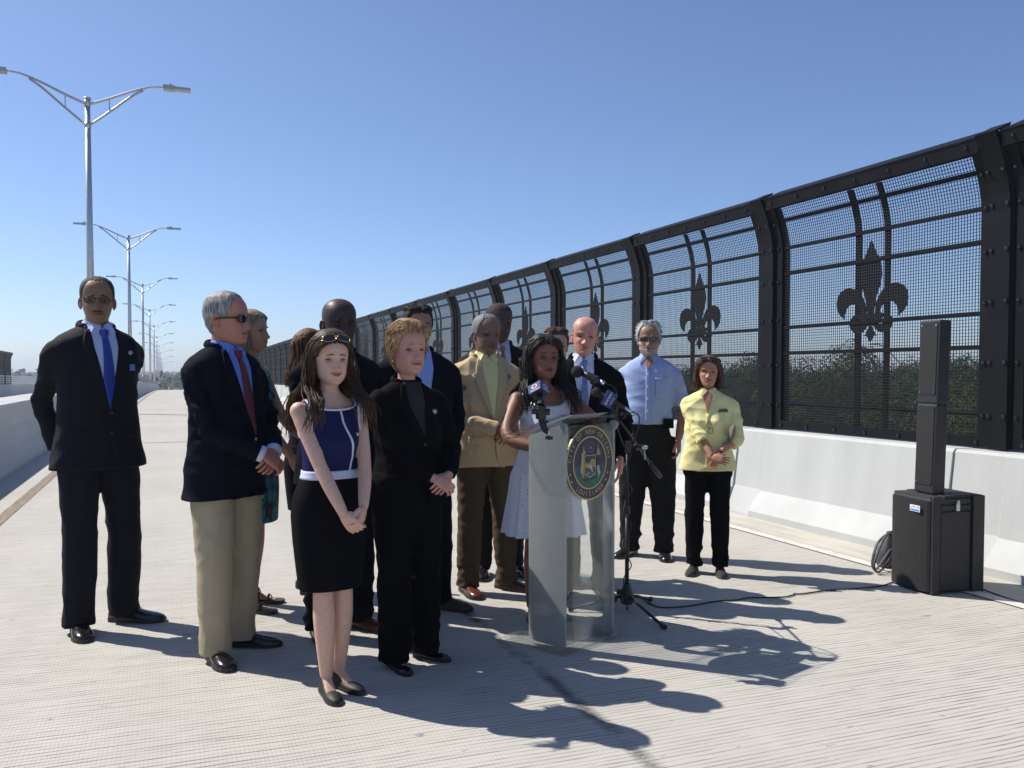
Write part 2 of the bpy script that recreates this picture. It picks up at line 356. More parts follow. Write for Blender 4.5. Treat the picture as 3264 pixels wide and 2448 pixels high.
bandp = [(-92, 1433), (-86, 1416), (-74, 1411), (74, 1411), (86, 1416), (92, 1433), (86, 1450), (74, 1455), (-74, 1455), (-86, 1450)]
stem_ = [(-26, 1450), (26, 1450), (20, 1500), (-20, 1500)]
fl = MB()
def add_fl(pts, x0, x1):
    P = fpoly(pts); n = len(P); v = [(x0, DL / 2 + y, 1.925 + z) for y, z in P] + [(x1, DL / 2 + y, 1.925 + z) for y, z in P]
    fl.add(v, [tuple(range(n)), tuple(range(2 * n - 1, n - 1, -1))] + [(i, n + i, n + (i + 1) % n, (i + 1) % n) for i in range(n)])
for k, p in enumerate((petal, side, [(-x, y) for x, y in side], low, [(-x, y) for x, y in low], dropp, stem_)): add_fl(p, .0060 + .0004 * k, .016)
add_fl(bandp, .0052, .019)
post = MB()
bent_bar(post, -.085, .085, -.062, -.052); bent_bar(post, -.080, -.068, -.052, .10); bent_bar(post, .068, .080, -.052, .10); bent_bar(post, -.085, .085, .10, .11)
xt2 = curve_xz(3.16)
post.add([(xt2 - .062, -.085, 3.16), (xt2 - .062, .085, 3.16), (xt2 + .10, .085, 3.235), (xt2 + .10, -.085, 3.235), (xt2 - .05, -.085, 3.15), (xt2 - .05, .085, 3.15), (xt2 + .11, .062, 3.21), (xt2 + .11, -.062, 3.21)],
         [(0, 1, 2, 3), (7, 6, 5, 4), (0, 4, 5, 1), (2, 6, 7, 3), (1, 5, 6, 2), (0, 3, 7, 4)])
pb = MB()
for z in (1.1, 1.5, 1.95, 2.33, 2.66, 2.9):
    for y in (-.064, .064): hexbolt(pb, curve_xz(z) - .062, y, z, .017)
Mfleur = mat('fleur_black_steel', (.018, .020, .024), .5, var=.2, vscale=5, spec=.3)
MESH = dict(frame=frame.mesh('frame'), cap=cap.mesh('cap'), bolts=fb.mesh('bolts'), wire=wm.mesh('wire'), fleur=fl.mesh('fleur'), post=post.mesh('post'), pb=pb.mesh('post_bolts'))
for k, me in list(MESH.items()) + [('r', m_) for m_ in rails + bars]:
    me.materials.append(Mbolt if k in ('bolts', 'pb') else Mblk2 if k == 'wire' else Mfleur if k == 'fleur' else Mblk)
    bm = bmesh.new(); bm.from_mesh(me); bmesh.ops.recalc_face_normals(bm, faces=bm.faces); bm.to_mesh(me); bm.free()
def inst(name, me, parent, loc=(0, 0, 0)):
    o = bpy.data.objects.new(name, me); COL.objects.link(o); o.parent = parent; o.location = loc; return o
def build_fence(root, i0, i1, near):
    for i in range(i0, i1):
        s = L0 + DL * i; z = drop(s + DL / 2)
        inst_p = inst('post', MESH['post'], root, (0, s, drop(s)))
        if i < near: inst('bolts', MESH['pb'], inst_p)['kind'] = 'stuff'
        p = inst('panel_frame', MESH['frame'], root, (0, s, z))
        inst('top_cap', MESH['cap'], p); w_ = inst('wire_mesh', MESH['wire'], p); inst('fleur_de_lis', MESH['fleur'], p)
        if i < near: inst('bolts', MESH['bolts'], p)['kind'] = 'stuff'
        for m_ in rails: inst('rail', m_, p)
        for m_ in bars: inst('curved_bar', m_, p)
fence = bridge_obj(thing('fence', 'tall black wire mesh fence with fleur-de-lis panels curving inward on the right wall', 'fence'))
fence.location = (TP * .9332, TP * .3595, 0)
build_fence(fence, -3, 46, 8)
mb = MB(); mb.tube([(.16, s, 1.10 + drop(s)) for s in range(-4, 130, 3)], .021, 8); mb.obj('hand_rail', Mblk, fence, smooth=True)
ff = bridge_obj(thing('fence', 'dark curved fence end above the white railing at the left edge', 'fence'))
ff.location = (-11.15 * .9332, -11.15 * .3595, 0); ff.scale = (-1, 1, 1)
build_fence(ff, 21, 26, 0)

# ------------------------------------------------------------------ street lamps
Mgalv = mat('galvanised_steel', (.55, .56, .57), .42, metal=.75, var=.10, vscale=8)
Mlum = mat('luminaire_grey', (.42, .43, .43), .45, metal=.5, var=.08)
Mped = mat('pedestal_concrete', (.30, .31, .31), .8, var=.1)
LH = 11.35
pole = MB(); pole.tube([(0, 0, 1.5), (0, 0, 6), (0, 0, LH - .25)], [.145, .12, .088], 16)
pole.tube([(0, 0, LH - .28), (0, 0, LH - .02)], .105, 14); pole.tube([(0, 0, LH - .02), (0, 0, LH + .03)], [.125, .125], 14); pole.tube([(0, 0, LH - 1.06), (0, 0, LH - .86)], .108, 14)
ped = MB(); ped.sweep([(-.30, .93), (.30, .93), (.24, 1.2), (.22, 1.56), (-.22, 1.56), (-.24, 1.2)], -.30, .30)
basep = MB(); basep.box((-.2, -.2, 1.56), (.2, .2, 1.60))
def arm_mb(sg):
    a = MB(); P = catmull([(sg * .06, 0, LH - .2), (sg * .7, 0, LH + .06), (sg * 1.4, 0, LH + .38), (sg * 1.85, 0, LH + .56), (sg * 2.2, 0, LH + .655), (sg * 2.62, 0, LH + .69)], 4)
    a.tube(P, [.052 - .02 * i / len(P) for i in range(len(P))], 8)
    st = MB(); Q = catmull([(sg * .06, 0, LH - .95), (sg * .7, 0, LH - .42), (sg * 1.3, 0, LH + .10), (sg * 1.55, 0, LH + .30), (sg * 1.86, 0, LH + .50)], 3); st.tube(Q, .042, 8)
    lk = MB(); lk.box((sg * .72 - .02, -.015, LH - .42), (sg * .72 + .02, .015, LH + .08))
    lu = MB(); x0, x1 = sorted((sg * 2.55, sg * 2.95)); lu.box((x0, -.16, LH + .60), (x1, .16, LH + .76)); x0, x1 = sorted((sg * 2.95, sg * 3.5)); lu.box((x0, -.17, LH + .62), (x1, .17, LH + .72))
    lu.tube([(sg * 2.8, 0, LH + .76), (sg * 2.8, 0, LH + .84)], .045, 8)
    return a, st, lk, lu
lamp_parts = dict(pole=pole.mesh('pole'), ped=ped.mesh('pedestal'), base=basep.mesh('base'))
for k, m_ in (('pole', Mgalv), ('ped', Mped), ('base', Mgalv)): lamp_parts[k].materials.append(m_)
lamp_parts['pole'].shade_smooth()
ARM = {}
for sg in (-1, 1):
    a, st, lk, lu = arm_mb(sg); ARM[sg] = [x.mesh(n) for x, n in ((a, 'arm'), (st, 'strut'), (lk, 'link'), (lu, 'luminaire'))]
    for k, me in enumerate(ARM[sg]):
        me.materials.append(Mlum if k == 3 else Mgalv)
        bm = bmesh.new(); bm.from_mesh(me); bmesh.ops.recalc_face_normals(bm, faces=bm.faces); bm.to_mesh(me); bm.free()
        if k < 2: me.shade_smooth()
ordn = ['nearest', 'second nearest', 'third nearest', 'fourth', 'fifth', 'sixth', 'seventh', 'eighth', 'ninth', 'tenth']
for i in range(10):
    s = 35.6 + 33 * i; t = -2.68
    lp = thing('street_lamp', ('tall grey twin-arm street lamp behind the man in glasses, nearest of its row', 'twin-arm street lamp just right of the nearest one, second of its row', 'twin-arm street lamp, third of the row by distance', '%s twin-arm street lamp of the receding row, counted from the nearest' % ordn[i])[min(i, 3)], 'street lamp',
               (t * .9332 - s * .3595, t * .3595 + s * .9332, drop(s)), PHI, 'twin-arm street lamps along the median')
    inst('pole', lamp_parts['pole'], lp); inst('pedestal', lamp_parts['ped'], lp); inst('base_plate', lamp_parts['base'], lp)
    for sg in (-1, 1):
        a, st, lk, lu = ARM[sg]; ao = inst('arm', a, lp); inst('strut', st, ao); inst('link', lk, ao); inst('luminaire', lu, lp)
# lamp below the bridge seen through the fence
Mcream = mat('cream_painted_steel', (.62, .56, .42), .5, var=.06)
Y = 62.; sl2 = thing('street_lamp', 'cream street lamp with a bright head seen through the mesh fence', 'street lamp', ((1958 - 1106) / 1912 * Y, Y, -9), R(8))
mb = MB(); mb.tube([(0, 0, 0), (0, 0, 11.2)], [.11, .07], 10); mb.obj('pole', Mcream, sl2, smooth=True)
for sg in (-1, 1):
    mb = MB(); mb.tube(catmull([(0, 0, 10.6), (sg * .8, 0, 11.3), (sg * 1.6, 0, 12.1), (sg * 2.2, 0, 12.35)], 4), .05, 8); mb.tube([(0, 0, 9.5), (sg * .9, 0, 10.6), (sg * 1.5, 0, 11.95)], .035, 6); mb.obj('arm', Mcream, sl2, smooth=True)
    mb = MB(); v, f = sphere((sg * 2.5, 0, 12.38), (.5, .2, .10), 12, 8); mb.add(v, f); mb.obj('luminaire', mat('pale_luminaire', (.8, .8, .78), .25, metal=.3), sl2, smooth=True)

# ------------------------------------------------------------------ trees below the bridge
Mbark = mat('bark', (.10, .075, .05), .9, var=.3, vscale=12, bump=.4, bscale=20)
def leaf_mat(name, c, c2):
    m = mat(name, c, .75, var=.25, vscale=.9, alt=c2, detail=3, spec=.06); return m
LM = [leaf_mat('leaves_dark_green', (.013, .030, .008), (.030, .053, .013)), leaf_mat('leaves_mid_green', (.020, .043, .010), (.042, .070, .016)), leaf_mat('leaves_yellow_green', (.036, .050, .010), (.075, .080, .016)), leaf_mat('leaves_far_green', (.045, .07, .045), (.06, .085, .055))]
def crown_mesh(seed, n=42000, rad=4.2, h=6.5, leaf=.066):
    r = np.random.RandomState(seed); nb = 24
    c = np.stack([r.normal(0, rad * .42, nb), r.normal(0, rad * .42, nb), r.uniform(-h * .42, h * .42, nb)], 1)
    shrink = 1 - .35 * np.abs(c[:, 2]) / (h * .5); c[:, :2] *= shrink[:, None]; br = r.uniform(.9, 2.0, nb)
    k = r.randint(0, nb, n); d = r.normal(size=(n, 3)); d /= np.linalg.norm(d, axis=1)[:, None]
    p = c[k] + d * (br[k] * (1 - .35 * r.uniform(0, 1, n) ** 3) * (1 + .08 * np.sin(d[:, 0] * 9 + k) * np.cos(d[:, 2] * 7)))[:, None]
    a = r.normal(size=(n, 3)) * .42 + d * 1.3; a /= np.linalg.norm(a, axis=1)[:, None]; u = np.cross(a, r.normal(size=(n, 3))); u /= np.linalg.norm(u, axis=1)[:, None]; w = np.cross(a, u)
    s = (leaf * r.uniform(.6, 1.4, n))[:, None]
    v = np.concatenate([p - u * s, p - w * s * .55, p + u * s, p + w * s * .55], 0)
    me = bpy.data.meshes.new('crown'); idx = np.arange(n); me.from_pydata(v.tolist(), [], np.stack([idx, idx + n, idx + 2 * n, idx + 3 * n], 1).tolist()); return me
crowns = [crown_mesh(i) for i in range(4)]
crowns_m = {}
def trunk_mesh(seed):
    r = random.Random(seed); mb = MB(); mb.tube([(0, 0, 0), (.1, .05, 2.5), (0, .1, 5.2), (.1, 0, 8)], [.3, .22, .15, .05], 8)
    for k in range(5):
        a = r.uniform(0, 6.3); z = r.uniform(2.6, 5.5); mb.tube([(0, 0, z), (math.cos(a) * 1.2, math.sin(a) * 1.2, z + 1.1), (math.cos(a) * 2.4, math.sin(a) * 2.4, z + 2.6)], [.12, .08, .03], 6)
    return mb.mesh('trunk')
trunks = [trunk_mesh(i) for i in range(2)]
for t_ in trunks: t_.materials.append(Mbark)
def tree(x, y, top, wid, mi, label, grp):
    k = rnd.randrange(4); key = (k, mi)
    if key not in crowns_m: me = crowns[k].copy(); me.materials.append(LM[mi]); crowns_m[key] = me
    h = top + 9; sc = h / 10.2
    t = thing('broadleaf_tree', label, 'tree', (x, y, -9), rnd.uniform(0, 6.28), grp)
    a = inst('trunk', trunks[k % 2], t); a.scale = (sc, sc, sc)
    c = inst('crown', crowns_m[key], t, (0, 0, h - 3.9 * sc)); c.scale = (wid, wid, sc * 1.0); c.rotation_euler = (0, 0, rnd.uniform(0, 6))
    return t
TL = ['dark green broadleaf tree in the wood beyond the fence', 'mid green broadleaf tree in the wood beyond the fence', 'yellowish green broadleaf tree in the wood beyond the fence', 'hazy far broadleaf tree on the horizon']
def px2w(x, Y): return (x - 1106) / 1912 * Y
def ptop(y, Y): return 1.43 + (803 - y) / 1912 * Y
# front row, as seen between the posts
for (x, y, Y, wd, mi, lb) in [
    (1395, 798, 62, 1.0, 0, 'dark green tree right behind the bearded man, beyond the fence'), (1500, 796, 50, .9, 1, 'mid green tree between the bearded man and the woman in yellow, beyond the fence'),
    (1590, 774, 47, 1.0, 0, 'dark green tree just right of the woman in yellow, beyond the fence'), (1650, 776, 52, .9, 0, 'dark green tree behind the second fence post from the right'),
    (1750, 772, 40, .95, 2, 'yellowish green tree low in the left of the widest fence panel'), (1810, 744, 47, 1.1, 0, 'tallest dark green tree, left of the fleur-de-lis in the widest panel'),
    (1895, 808, 42, .9, 1, 'mid green tree right below the largest fleur-de-lis'), (1945, 776, 60, .9, 0, 'round dark tree beside the cream lamp post'),
    (2010, 802, 45, 1.0, 1, 'mid green tree behind the loudspeaker column'), (2085, 790, 48, .9, 0, 'dark green tree just right of the loudspeaker column'),
    (2120, 815, 36, .8, 2, 'yellow green tree at the right edge of the widest panel'), (2190, 785, 44, 1.0, 1, 'mid green tree behind the fence post at the right edge'),
    (2260, 780, 38, 1.1, 0, 'dark green tree at the right edge of the picture'), (1700, 812, 34, .8, 1, 'low mid green tree at the left edge of the widest panel'),
    (1830, 822, 32, .8, 0, 'low dark tree in front of the tallest one, beyond the fence'), (1985, 826, 30, .75, 2, 'low yellowish tree at the foot of the loudspeaker column, beyond the fence'), (2070, 775, 66, .8, 0, 'far dark tree rising above the others right of the loudspeaker column')]:
    tree(px2w(x, Y), Y, ptop(y + 4, Y), wd, mi, lb, 'trees beyond the fence')
for k in range(34):
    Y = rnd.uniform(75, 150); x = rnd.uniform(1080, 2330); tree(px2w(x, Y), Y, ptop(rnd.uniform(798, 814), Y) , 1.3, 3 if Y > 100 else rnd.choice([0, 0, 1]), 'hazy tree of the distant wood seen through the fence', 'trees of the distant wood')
# far woods on the horizon: one mass
def far_wood():
    r = np.random.RandomState(3); n = 70000
    ang = r.uniform(-.62, .95, n); Y = r.uniform(170, 1300, n); x = np.tan(ang) * Y
    keep = np.ones(n, bool)
    lump = np.array([mnoise.noise(Vector((a * .02, b * .02, 0))) for a, b in zip(x[keep], Y[keep])])
    z = -9 + r.uniform(.2, 1, n) * (8.8 + 3.5 * lump)
    p = np.stack([x, Y, z], 1); s = (r.uniform(.35, .8, n) * (1 + Y / 350))[:, None]
    u = r.normal(size=(n, 3)); u /= np.linalg.norm(u, axis=1)[:, None]; w = np.cross(u, r.normal(size=(n, 3))); w /= np.linalg.norm(w, axis=1)[:, None]
    v = np.concatenate([p - u * s, p - w * s * .6, p + u * s, p + w * s * .6], 0); idx = np.arange(n)
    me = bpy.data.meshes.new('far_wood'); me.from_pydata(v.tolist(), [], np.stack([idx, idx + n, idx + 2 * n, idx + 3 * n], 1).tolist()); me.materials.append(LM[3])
    o = bpy.data.objects.new('far_wood', me); COL.objects.link(o); o['kind'] = 'stuff'; tag(o, 'distant mass of trees along the flat horizon', 'wood'); return o
far_wood()
# a few pale far buildings on the left horizon
Mbld = mat('far_building', (.50, .53, .56), .8, var=.1)
for i, (x, w, h) in enumerate([(296, 9, 806), (306, 6, 810)]):
    Y = 620.; xx = px2w(x, Y); ww = w / 1912 * Y; top = ptop(h, Y)
    b = thing('far_building', ['pale hazy office block on the left horizon beyond the lamps', 'lower pale hazy block beside the office block on the left horizon'][i], 'building', (xx, Y, -9))
    mb = MB(); mb.box((-ww / 2, -8, 0), (ww / 2, 8, top + 9)); mb.obj('wall', Mbld, b)
    mb = MB(); mb.box((-ww / 2 - .3, -8.3, top + 9), (ww / 2 + .3, 8.3, top + 9.6)); mb.obj('roof', Mbld, b)
# ------------------------------------------------------------------ summer haze: one box of thin air round the whole scene
hz = MB(); hz.box((-1510, -70, -10), (1510, 1510, 14)); hzm = bpy.data.materials.new('haze_air'); hzm.use_nodes = True; N_, L_ = nodes_of(hzm); N_.remove(N_['Principled BSDF'])
pv = N_.new('ShaderNodeVolumePrincipled'); pv.inputs['Color'].default_value = (.80, .88, 1.0, 1); pv.inputs['Density'].default_value = .0008; pv.inputs['Anisotropy'].default_value = .2; L_.new(pv.outputs[0], N_['Material Output'].inputs['Volume'])
hz.obj('haze', hzm, kind='stuff')
# ------------------------------------------------------------------ podium
Mclear = clear_mat('clear_acrylic', (.93, .95, .96), 1.0, .02)
Mclear2 = clear_mat('scratched_acrylic', (.92, .94, .95), 1.0, .08, haze=.10)
Mfrost = clear_mat('frosted_acrylic', (.75, .78, .78), .8, .3, haze=.80)
Mgold = mat('seal_gold', (.50, .38, .16), .4, metal=.35, var=.08)
Mnavy = mat('seal_navy', (.035, .035, .075), .5, var=.08)
Mcreamt = mat('seal_cream', (.50, .44, .30), .6, var=.05)
Mplas = mat('black_plastic', (.014, .014, .016), .45, var=.2, bump=.05, bscale=200)
Mchrome = mat('chrome', (.7, .7, .72), .15, metal=1.0)
PR = math.atan2(.724, .69)
pod = thing('podium', 'clear acrylic podium with frosted side pillars and a round city seal', 'podium', (.257, 4.39, 0), PR)
mb = MB(); mb.box((0, 0, .004), (.50, .42, .026)); mb.obj('base', Mclear2, pod, bevel=.003)
def pillar(xc, bulge):
    ys = [.03 + .25 * i / 12 for i in range(13)]; o = []; inn = []
    for i, y in enumerate(ys):
        q = math.sin(math.pi * i / 12); o.append((xc - bulge * (.006 + .010 * q), y)); inn.append((xc + bulge * (.006 - .010 * q), y))
    ring = o + inn[::-1]; n = len(ring); v = [(x, y, .027) for x, y in ring] + [(x, y, 1.178 - (y - .0) * .30) for x, y in ring]
    mb = MB(); mb.add(v, [(i, (i + 1) % n, n + (i + 1) % n, n + i) for i in range(n)])
    for i in range(12):
        mb.f += [(i, i + 1, n - 2 - i, n - 1 - i), (n + n - 1 - i, n + n - 2 - i, n + i + 1, n + i)]
    return mb
pillar(.055, 1).obj('side_pillar', Mfrost, pod)
mb = MB(); mb.box((.466, .045, .027), (.482, .115, 1.15)); mb.obj('side_pillar', Mfrost, pod, bevel=.003)
mb = MB(); mb.box((.062, .055, .027), (.468, .064, 1.155)); mb.obj('front_panel', Mclear2, pod)
mb = MB(); mb.box((.085, .10, .30), (.445, .28, .31)); mb.obj('shelf', Mclear, pod)
mb = MB(); tl = Matrix.Translation((0, -.03, 1.20)) @ Matrix.Rotation(-math.atan(.30), 4, 'X'); mb.box((-.05, 0, 0), (.61, .43, .021), tl); mb.box((-.05, .415, .0215), (.61, .43, .05), tl); mb.obj('tabletop', Mclear, pod, bevel=.003)
for x in (.055, .475):
    mb = MB(); mb.tube([(x - .011, .05, 1.145), (x + .011, .05, 1.145)], .024, 16); mb.obj('hinge_block', Mfrost, pod)
# the seal: flat discs, rings, letters and figures stacked on the front panel
seal = MB(); SCX, SCZ, SR = .262, .955, .195
def disc(r0, r1, y0, y1, n=72):
    mb = MB()
    if r0 == 0:
        P = [(SCX + r1 * math.cos(a), SCZ + r1 * math.sin(a)) for a in [2 * math.pi * i / n for i in range(n)]]; v, f = plate(P, y0, y1); mb.add(v, f); return mb
    v = []; f = []
    for i in range(n):
        a = 2 * math.pi * i / n; c, s_ = math.cos(a), math.sin(a)
        v += [(SCX + r0 * c, y0, SCZ + r0 * s_), (SCX + r1 * c, y0, SCZ + r1 * s_), (SCX + r1 * c, y1, SCZ + r1 * s_), (SCX + r0 * c, y1, SCZ + r0 * s_)]
    for i in range(n):
        a = 4 * i; b = 4 * ((i + 1) % n)
        for j in range(4): f.append((a + j, a + (j + 1) % 4, b + (j + 1) % 4, b + j))
    mb.add(v, f); return mb
YF = .044
so_ = disc(0, SR - .002, YF, .0545).obj('seal', Mnavy, pod)
disc(SR - .008, SR, YF - .004, YF + .004).obj('ring', Mgold, so_); disc(.132, .139, YF - .003, YF + .0005).obj('ring', Mgold, so_)
def P2(pts, col, lay, name):
    v, f = plate([(SCX + x / 1000., SCZ + y / 1000.) for x, y in pts], YF - .0006 * lay, YF + .0005 - .0006 * (lay - 1)); mb = MB(); mb.add(v, f); return mb.obj(name, col, so_)
def circ_clip(pts, r=131):
    o = []
    for x, y in pts:
        d = math.hypot(x, y); k = min(1, r / d) if d else 1; o.append((x * k, y * k))
    return o
Mteal = mat('seal_teal', (.02, .085, .12), .5, var=.05); Mgreen = mat('seal_green', (.02, .14, .07), .5, var=.1); Mbrown = mat('seal_ochre', (.33, .25, .11), .5, var=.1)
lowhalf = [(131 * math.cos(a), 131 * math.sin(a)) for a in [R(-180 + 8 + i * 164 / 24) for i in range(25)]]
P2([(-130, -12)] + lowhalf + [(130, -12)], Mteal, 1, 'sky_band')
P2([(131 * math.cos(a), 131 * math.sin(a)) for a in [R(-145 + i * 110 / 18) for i in range(19)]] + [(60, -64), (20, -58), (-30, -60), (-70, -68)], Mgreen, 2, 'meadow')
P2([(-70, -86), (-40, -78), (0, -80), (30, -74), (62, -70), (50, -84), (10, -92), (-40, -98)], Mnavy, 3, 'river')
sh = [(-45, 40), (48, 40), (48, -40), (44, -62), (20, -68), (2, -82), (-16, -68), (-42, -62), (-45, -40)]
P2([(x * 1.0, y) for x, y in sh], Mgold, 3, 'shield'); P2([(x * .9 + .2, y * .92 - .5) for x, y in sh], Mnavy, 4, 'shield_field')
P2([(-40, -2), (-25, 2), (-12, -6), (0, 6), (12, 18), (26, 20), (34, 14), (43, 14), (43, -24), (-40, -24)], Mbrown, 5, 'mountain')
P2([(-40, -24), (43, -24), (43, -50), (30, -60), (2, -72), (-30, -60), (-40, -50)], Mteal, 5, 'water')
P2([(-14, -20), (-2, -8), (10, -14), (18, -26), (22, -52), (16, -54), (10, -34), (-4, -30)], Mcreamt, 6, 'reclining_figure')
P2([(-30, -14), (6, -12), (6, -17), (-30, -19)], Mgold, 6, 'urn')
P2([(-22, -54), (-6, -50), (-6, -55), (-20, -60)], Mcreamt, 6, 'alligator')
P2([(-74, 58), (-62, 52), (-60, 64), (-58, 82), (-52, 92), (-50, 76), (-48, 66), (-36, 56), (-44, 46), (-52, 44), (-50, 10), (-52, -30), (-54, -76), (-62, -78), (-66, -50), (-78, -56), (-82, -30), (-74, 8), (-72, 34)], mat('seal_straw', (.40, .31, .15), .55, var=.1), 6, 'figure')
P2([(52, 48), (58, 66), (60, 88), (66, 96), (68, 84), (72, 68), (82, 62), (86, 46), (84, 36), (56, 36)], Mbrown, 6, 'figure')
P2([(54, 36), (84, 36), (82, -18), (56, -18)], mat('seal_brown', (.035, .025, .035), .5), 6, 'figure_skirt')
P2([(57, -18), (64, -18), (72, -44), (82, -62), (76, -66), (72, -78), (68, -78), (66, -60), (60, -46)], Mcreamt, 6, 'figure_leg')
P2([(68, -18), (76, -18), (80, -44), (88, -58), (82, -66), (74, -44)], Mcreamt, 6, 'figure_leg')
def star(cx, cy, r, lay, name, m=Mcreamt): P2([(cx + (r if i % 2 == 0 else r * .42) * math.cos(R(90 + 36 * i)), cy + (r if i % 2 == 0 else r * .42) * math.sin(R(90 + 36 * i))) for i in range(10)], m, lay, name)
star(6, 78, 8, 3, 'star')
for i in range(13): star(6 + 30 * math.cos(R(i * 360 / 13)), 82 + 24 * math.sin(R(i * 360 / 13)), 2.6, 3, 'star')
for x, y in ((-160, -50), (-148, -88), (152, -62), (136, -98)): star(x, y, 8.5, 3, 'star', Mgold)
for sx_ in (-1, 1):
    for k in range(4): star(sx_ * (120 - k * 4), -28 - k * 18, 3, 3, 'star')
def arc_text(txt, a0, a1, rr, up, size):
    n = len(txt)
    for i, ch in enumerate(txt):
        if ch == ' ': continue
        a = R(a0 + (a1 - a0) * i / (n - 1)); v, f = text_mesh(ch, size, thick=.0004)
        rot = a - math.pi / 2 if up else a + math.pi / 2; c, s_ = math.cos(rot), math.sin(rot)
        V = []
        for x, y, z in v:
            x *= .82; V.append((SCX + rr * math.cos(a) + x * c - y * s_, YF - .0012 - z, SCZ + rr * math.sin(a) + x * s_ + y * c))
        mb = MB(); mb.add(V, f); mb.obj('letter', Mgold, so_)
arc_text('CITY OF NEW ORLEANS', 173, 7, .163, True, .037); arc_text('LOUISIANA', -128, -52, .163, False, .037)
# papers lying on the slanted top
Mpaper = mat('white_paper', (.75, .75, .73), .8, var=.03)
def top_pt(x, y, dz=0): return tuple(Matrix.Rotation(PR, 4, 'Z') @ (tl @ Vector((x, y, .021 + dz))) + Vector((.257, 4.39, 0)))
mb = MB(); 
P = [(.08, .05), (.36, .03), (.38, .24), (.10, .27)]
mb.add([top_pt(x, y, .002) for x, y in P] + [top_pt(x, y, .005) for x, y in P], [(3, 2, 1, 0), (4, 5, 6, 7), (0, 1, 5, 4), (1, 2, 6, 5), (2, 3, 7, 6), (3, 0, 4, 7)])
tag(mb.obj('speech_notes', Mpaper), 'white sheets of notes lying on the clear podium top', 'paper')
P = [(.30, .10), (.50, .10), (.50, .22), (.30, .22)]
mb = MB(); mb.add([top_pt(x, y, .007) for x, y in P] + [top_pt(x, y, .015) for x, y in P], [(3, 2, 1, 0), (4, 5, 6, 7), (0, 1, 5, 4), (1, 2, 6, 5), (2, 3, 7, 6), (3, 0, 4, 7)])
tag(mb.obj('folder', mat('dark_folder', (.03, .03, .045), .4)), 'dark folder lying on the notes on the podium top', 'folder')

# ------------------------------------------------------------------ microphones
def basis(axis, hint=(0, 0, 1)):
    a = Vector(axis).normalized(); u = a.cross(Vector(hint)).normalized(); w = a.cross(u); return Matrix((u, w, a)).transposed().to_4x4()
Mfoam = mat('foam', (.012, .012, .013), .95, var=.3, vscale=60, bump=.6, bscale=300)
Mflagblue = mat('flag_blue', (.010, .030, .17), .35, var=.1, spec=.6); Mred = mat('logo_red', (.6, .03, .05), .4, var=.05); Mlw = mat('logo_white', (.75, .75, .78), .4, var=.03); Mcy = mat('logo_cyan', (.12, .50, .55), .4); Myel = mat('logo_yellow', (.75, .60, .10), .4)
def put_text(txt, size, M4, m, name, parent, sx=1.):
    v, f = text_mesh(txt, size, thick=.0002); mb = MB(); mb.add([tuple(M4 @ Vector((x * sx, y, z))) for x, y, z in v], f); return mb.obj(name, m, parent)
m1 = thing('microphone', 'clamped microphone with a blue and black station cube at the left edge of the podium', 'microphone')
ax = Vector((-.06, .60, .80)).normalized(); B = basis(ax); c0 = Vector((.138, 4.475, 1.335)); T = Matrix.Translation(c0) @ B @ Matrix.Rotation(R(45), 4, 'Z')
T = T @ Matrix.Scale(.90, 4); mb = MB(); mb.box((-.043, -.043, -.030), (.043, .043, .030), T); mb.obj('cube_flag', Mplas, m1, bevel=.003)
for k in range(4):
    F4 = T @ Matrix.Rotation(R(90 * k), 4, 'Z') @ Matrix.Translation((0, -.0435, 0)) @ Matrix.Rotation(R(90), 4, 'X')
    mb = MB(); mb.box((-.041, -.028, 0), (.041, .028, .001), F4); pl = mb.obj('logo_plate', Mflagblue, m1)
    F5 = F4 @ Matrix.Translation((0, 0, .0015))
    v = []; 
    mb = MB(); ring = [(math.cos(a) * r_, math.sin(a) * r_ * .72 + .006) for r_ in (.019, .013) for a in [2 * math.pi * i / 20 for i in range(20)]]
    mb.add([tuple(F5 @ Vector((x, y, 0))) for x, y in ring], [(i, (i + 1) % 20, 20 + (i + 1) % 20, 20 + i) for i in range(20)]); mb.obj('logo_ring', Mlw, pl, fixn=False)
    put_text('6', .034, F5 @ Matrix.Translation((0, .006, .0004)), Mred, 'numeral', pl, 1.2)
    put_text('WDSU', .017, F5 @ Matrix.Translation((.004, -.0195, .0004)), Mlw, 'lettering', pl, 1.25)
mb = MB(); mb.tube([c0 - ax * .03, c0 - ax * .055, (.145, 4.44, 1.272)], [.017, .016, .019], 14); mb.obj('microphone_body', Mplas, m1, smooth=True)
mb = MB(); mb.box((-.022, -.018, -.034), (.022, .022, .034), Matrix.Translation((.146, 4.43, 1.226)) @ Matrix.Rotation(R(20), 4, 'Z')); mb.tube([(.10, 4.43, 1.235), (.19, 4.43, 1.228)], [.017, .017], 10); mb.tube([(.146, 4.43, 1.262), (.146, 4.44, 1.277)], .021, 12); mb.obj('swivel_mount', Mplas, m1, bevel=.004)
mb = MB(); mb.tube([(.147, 4.435, 1.194), (.155, 4.43, 1.165), (.165, 4.425, 1.14), (.18, 4.415, 1.128)], [.016, .018, .016, .014], 10); mb.box((.150, 4.42, 1.172), (.182, 4.45, 1.185)); mb.obj('clamp', Mplas, m1)
mb = MB(); mb.tube([(.182, 4.413, 1.14), (.184, 4.41, 1.104)], .0045, 8); mb.obj('clamp_screw', Mchrome, m1)
mb = MB(); mb.tube([(.166, 4.41, 1.101), (.204, 4.41, 1.099)], .008, 8); mb.tube([(.184, 4.41, 1.112), (.184, 4.41, 1.09)], .008, 8); mb.obj('clamp_knob', Mplas, m1)

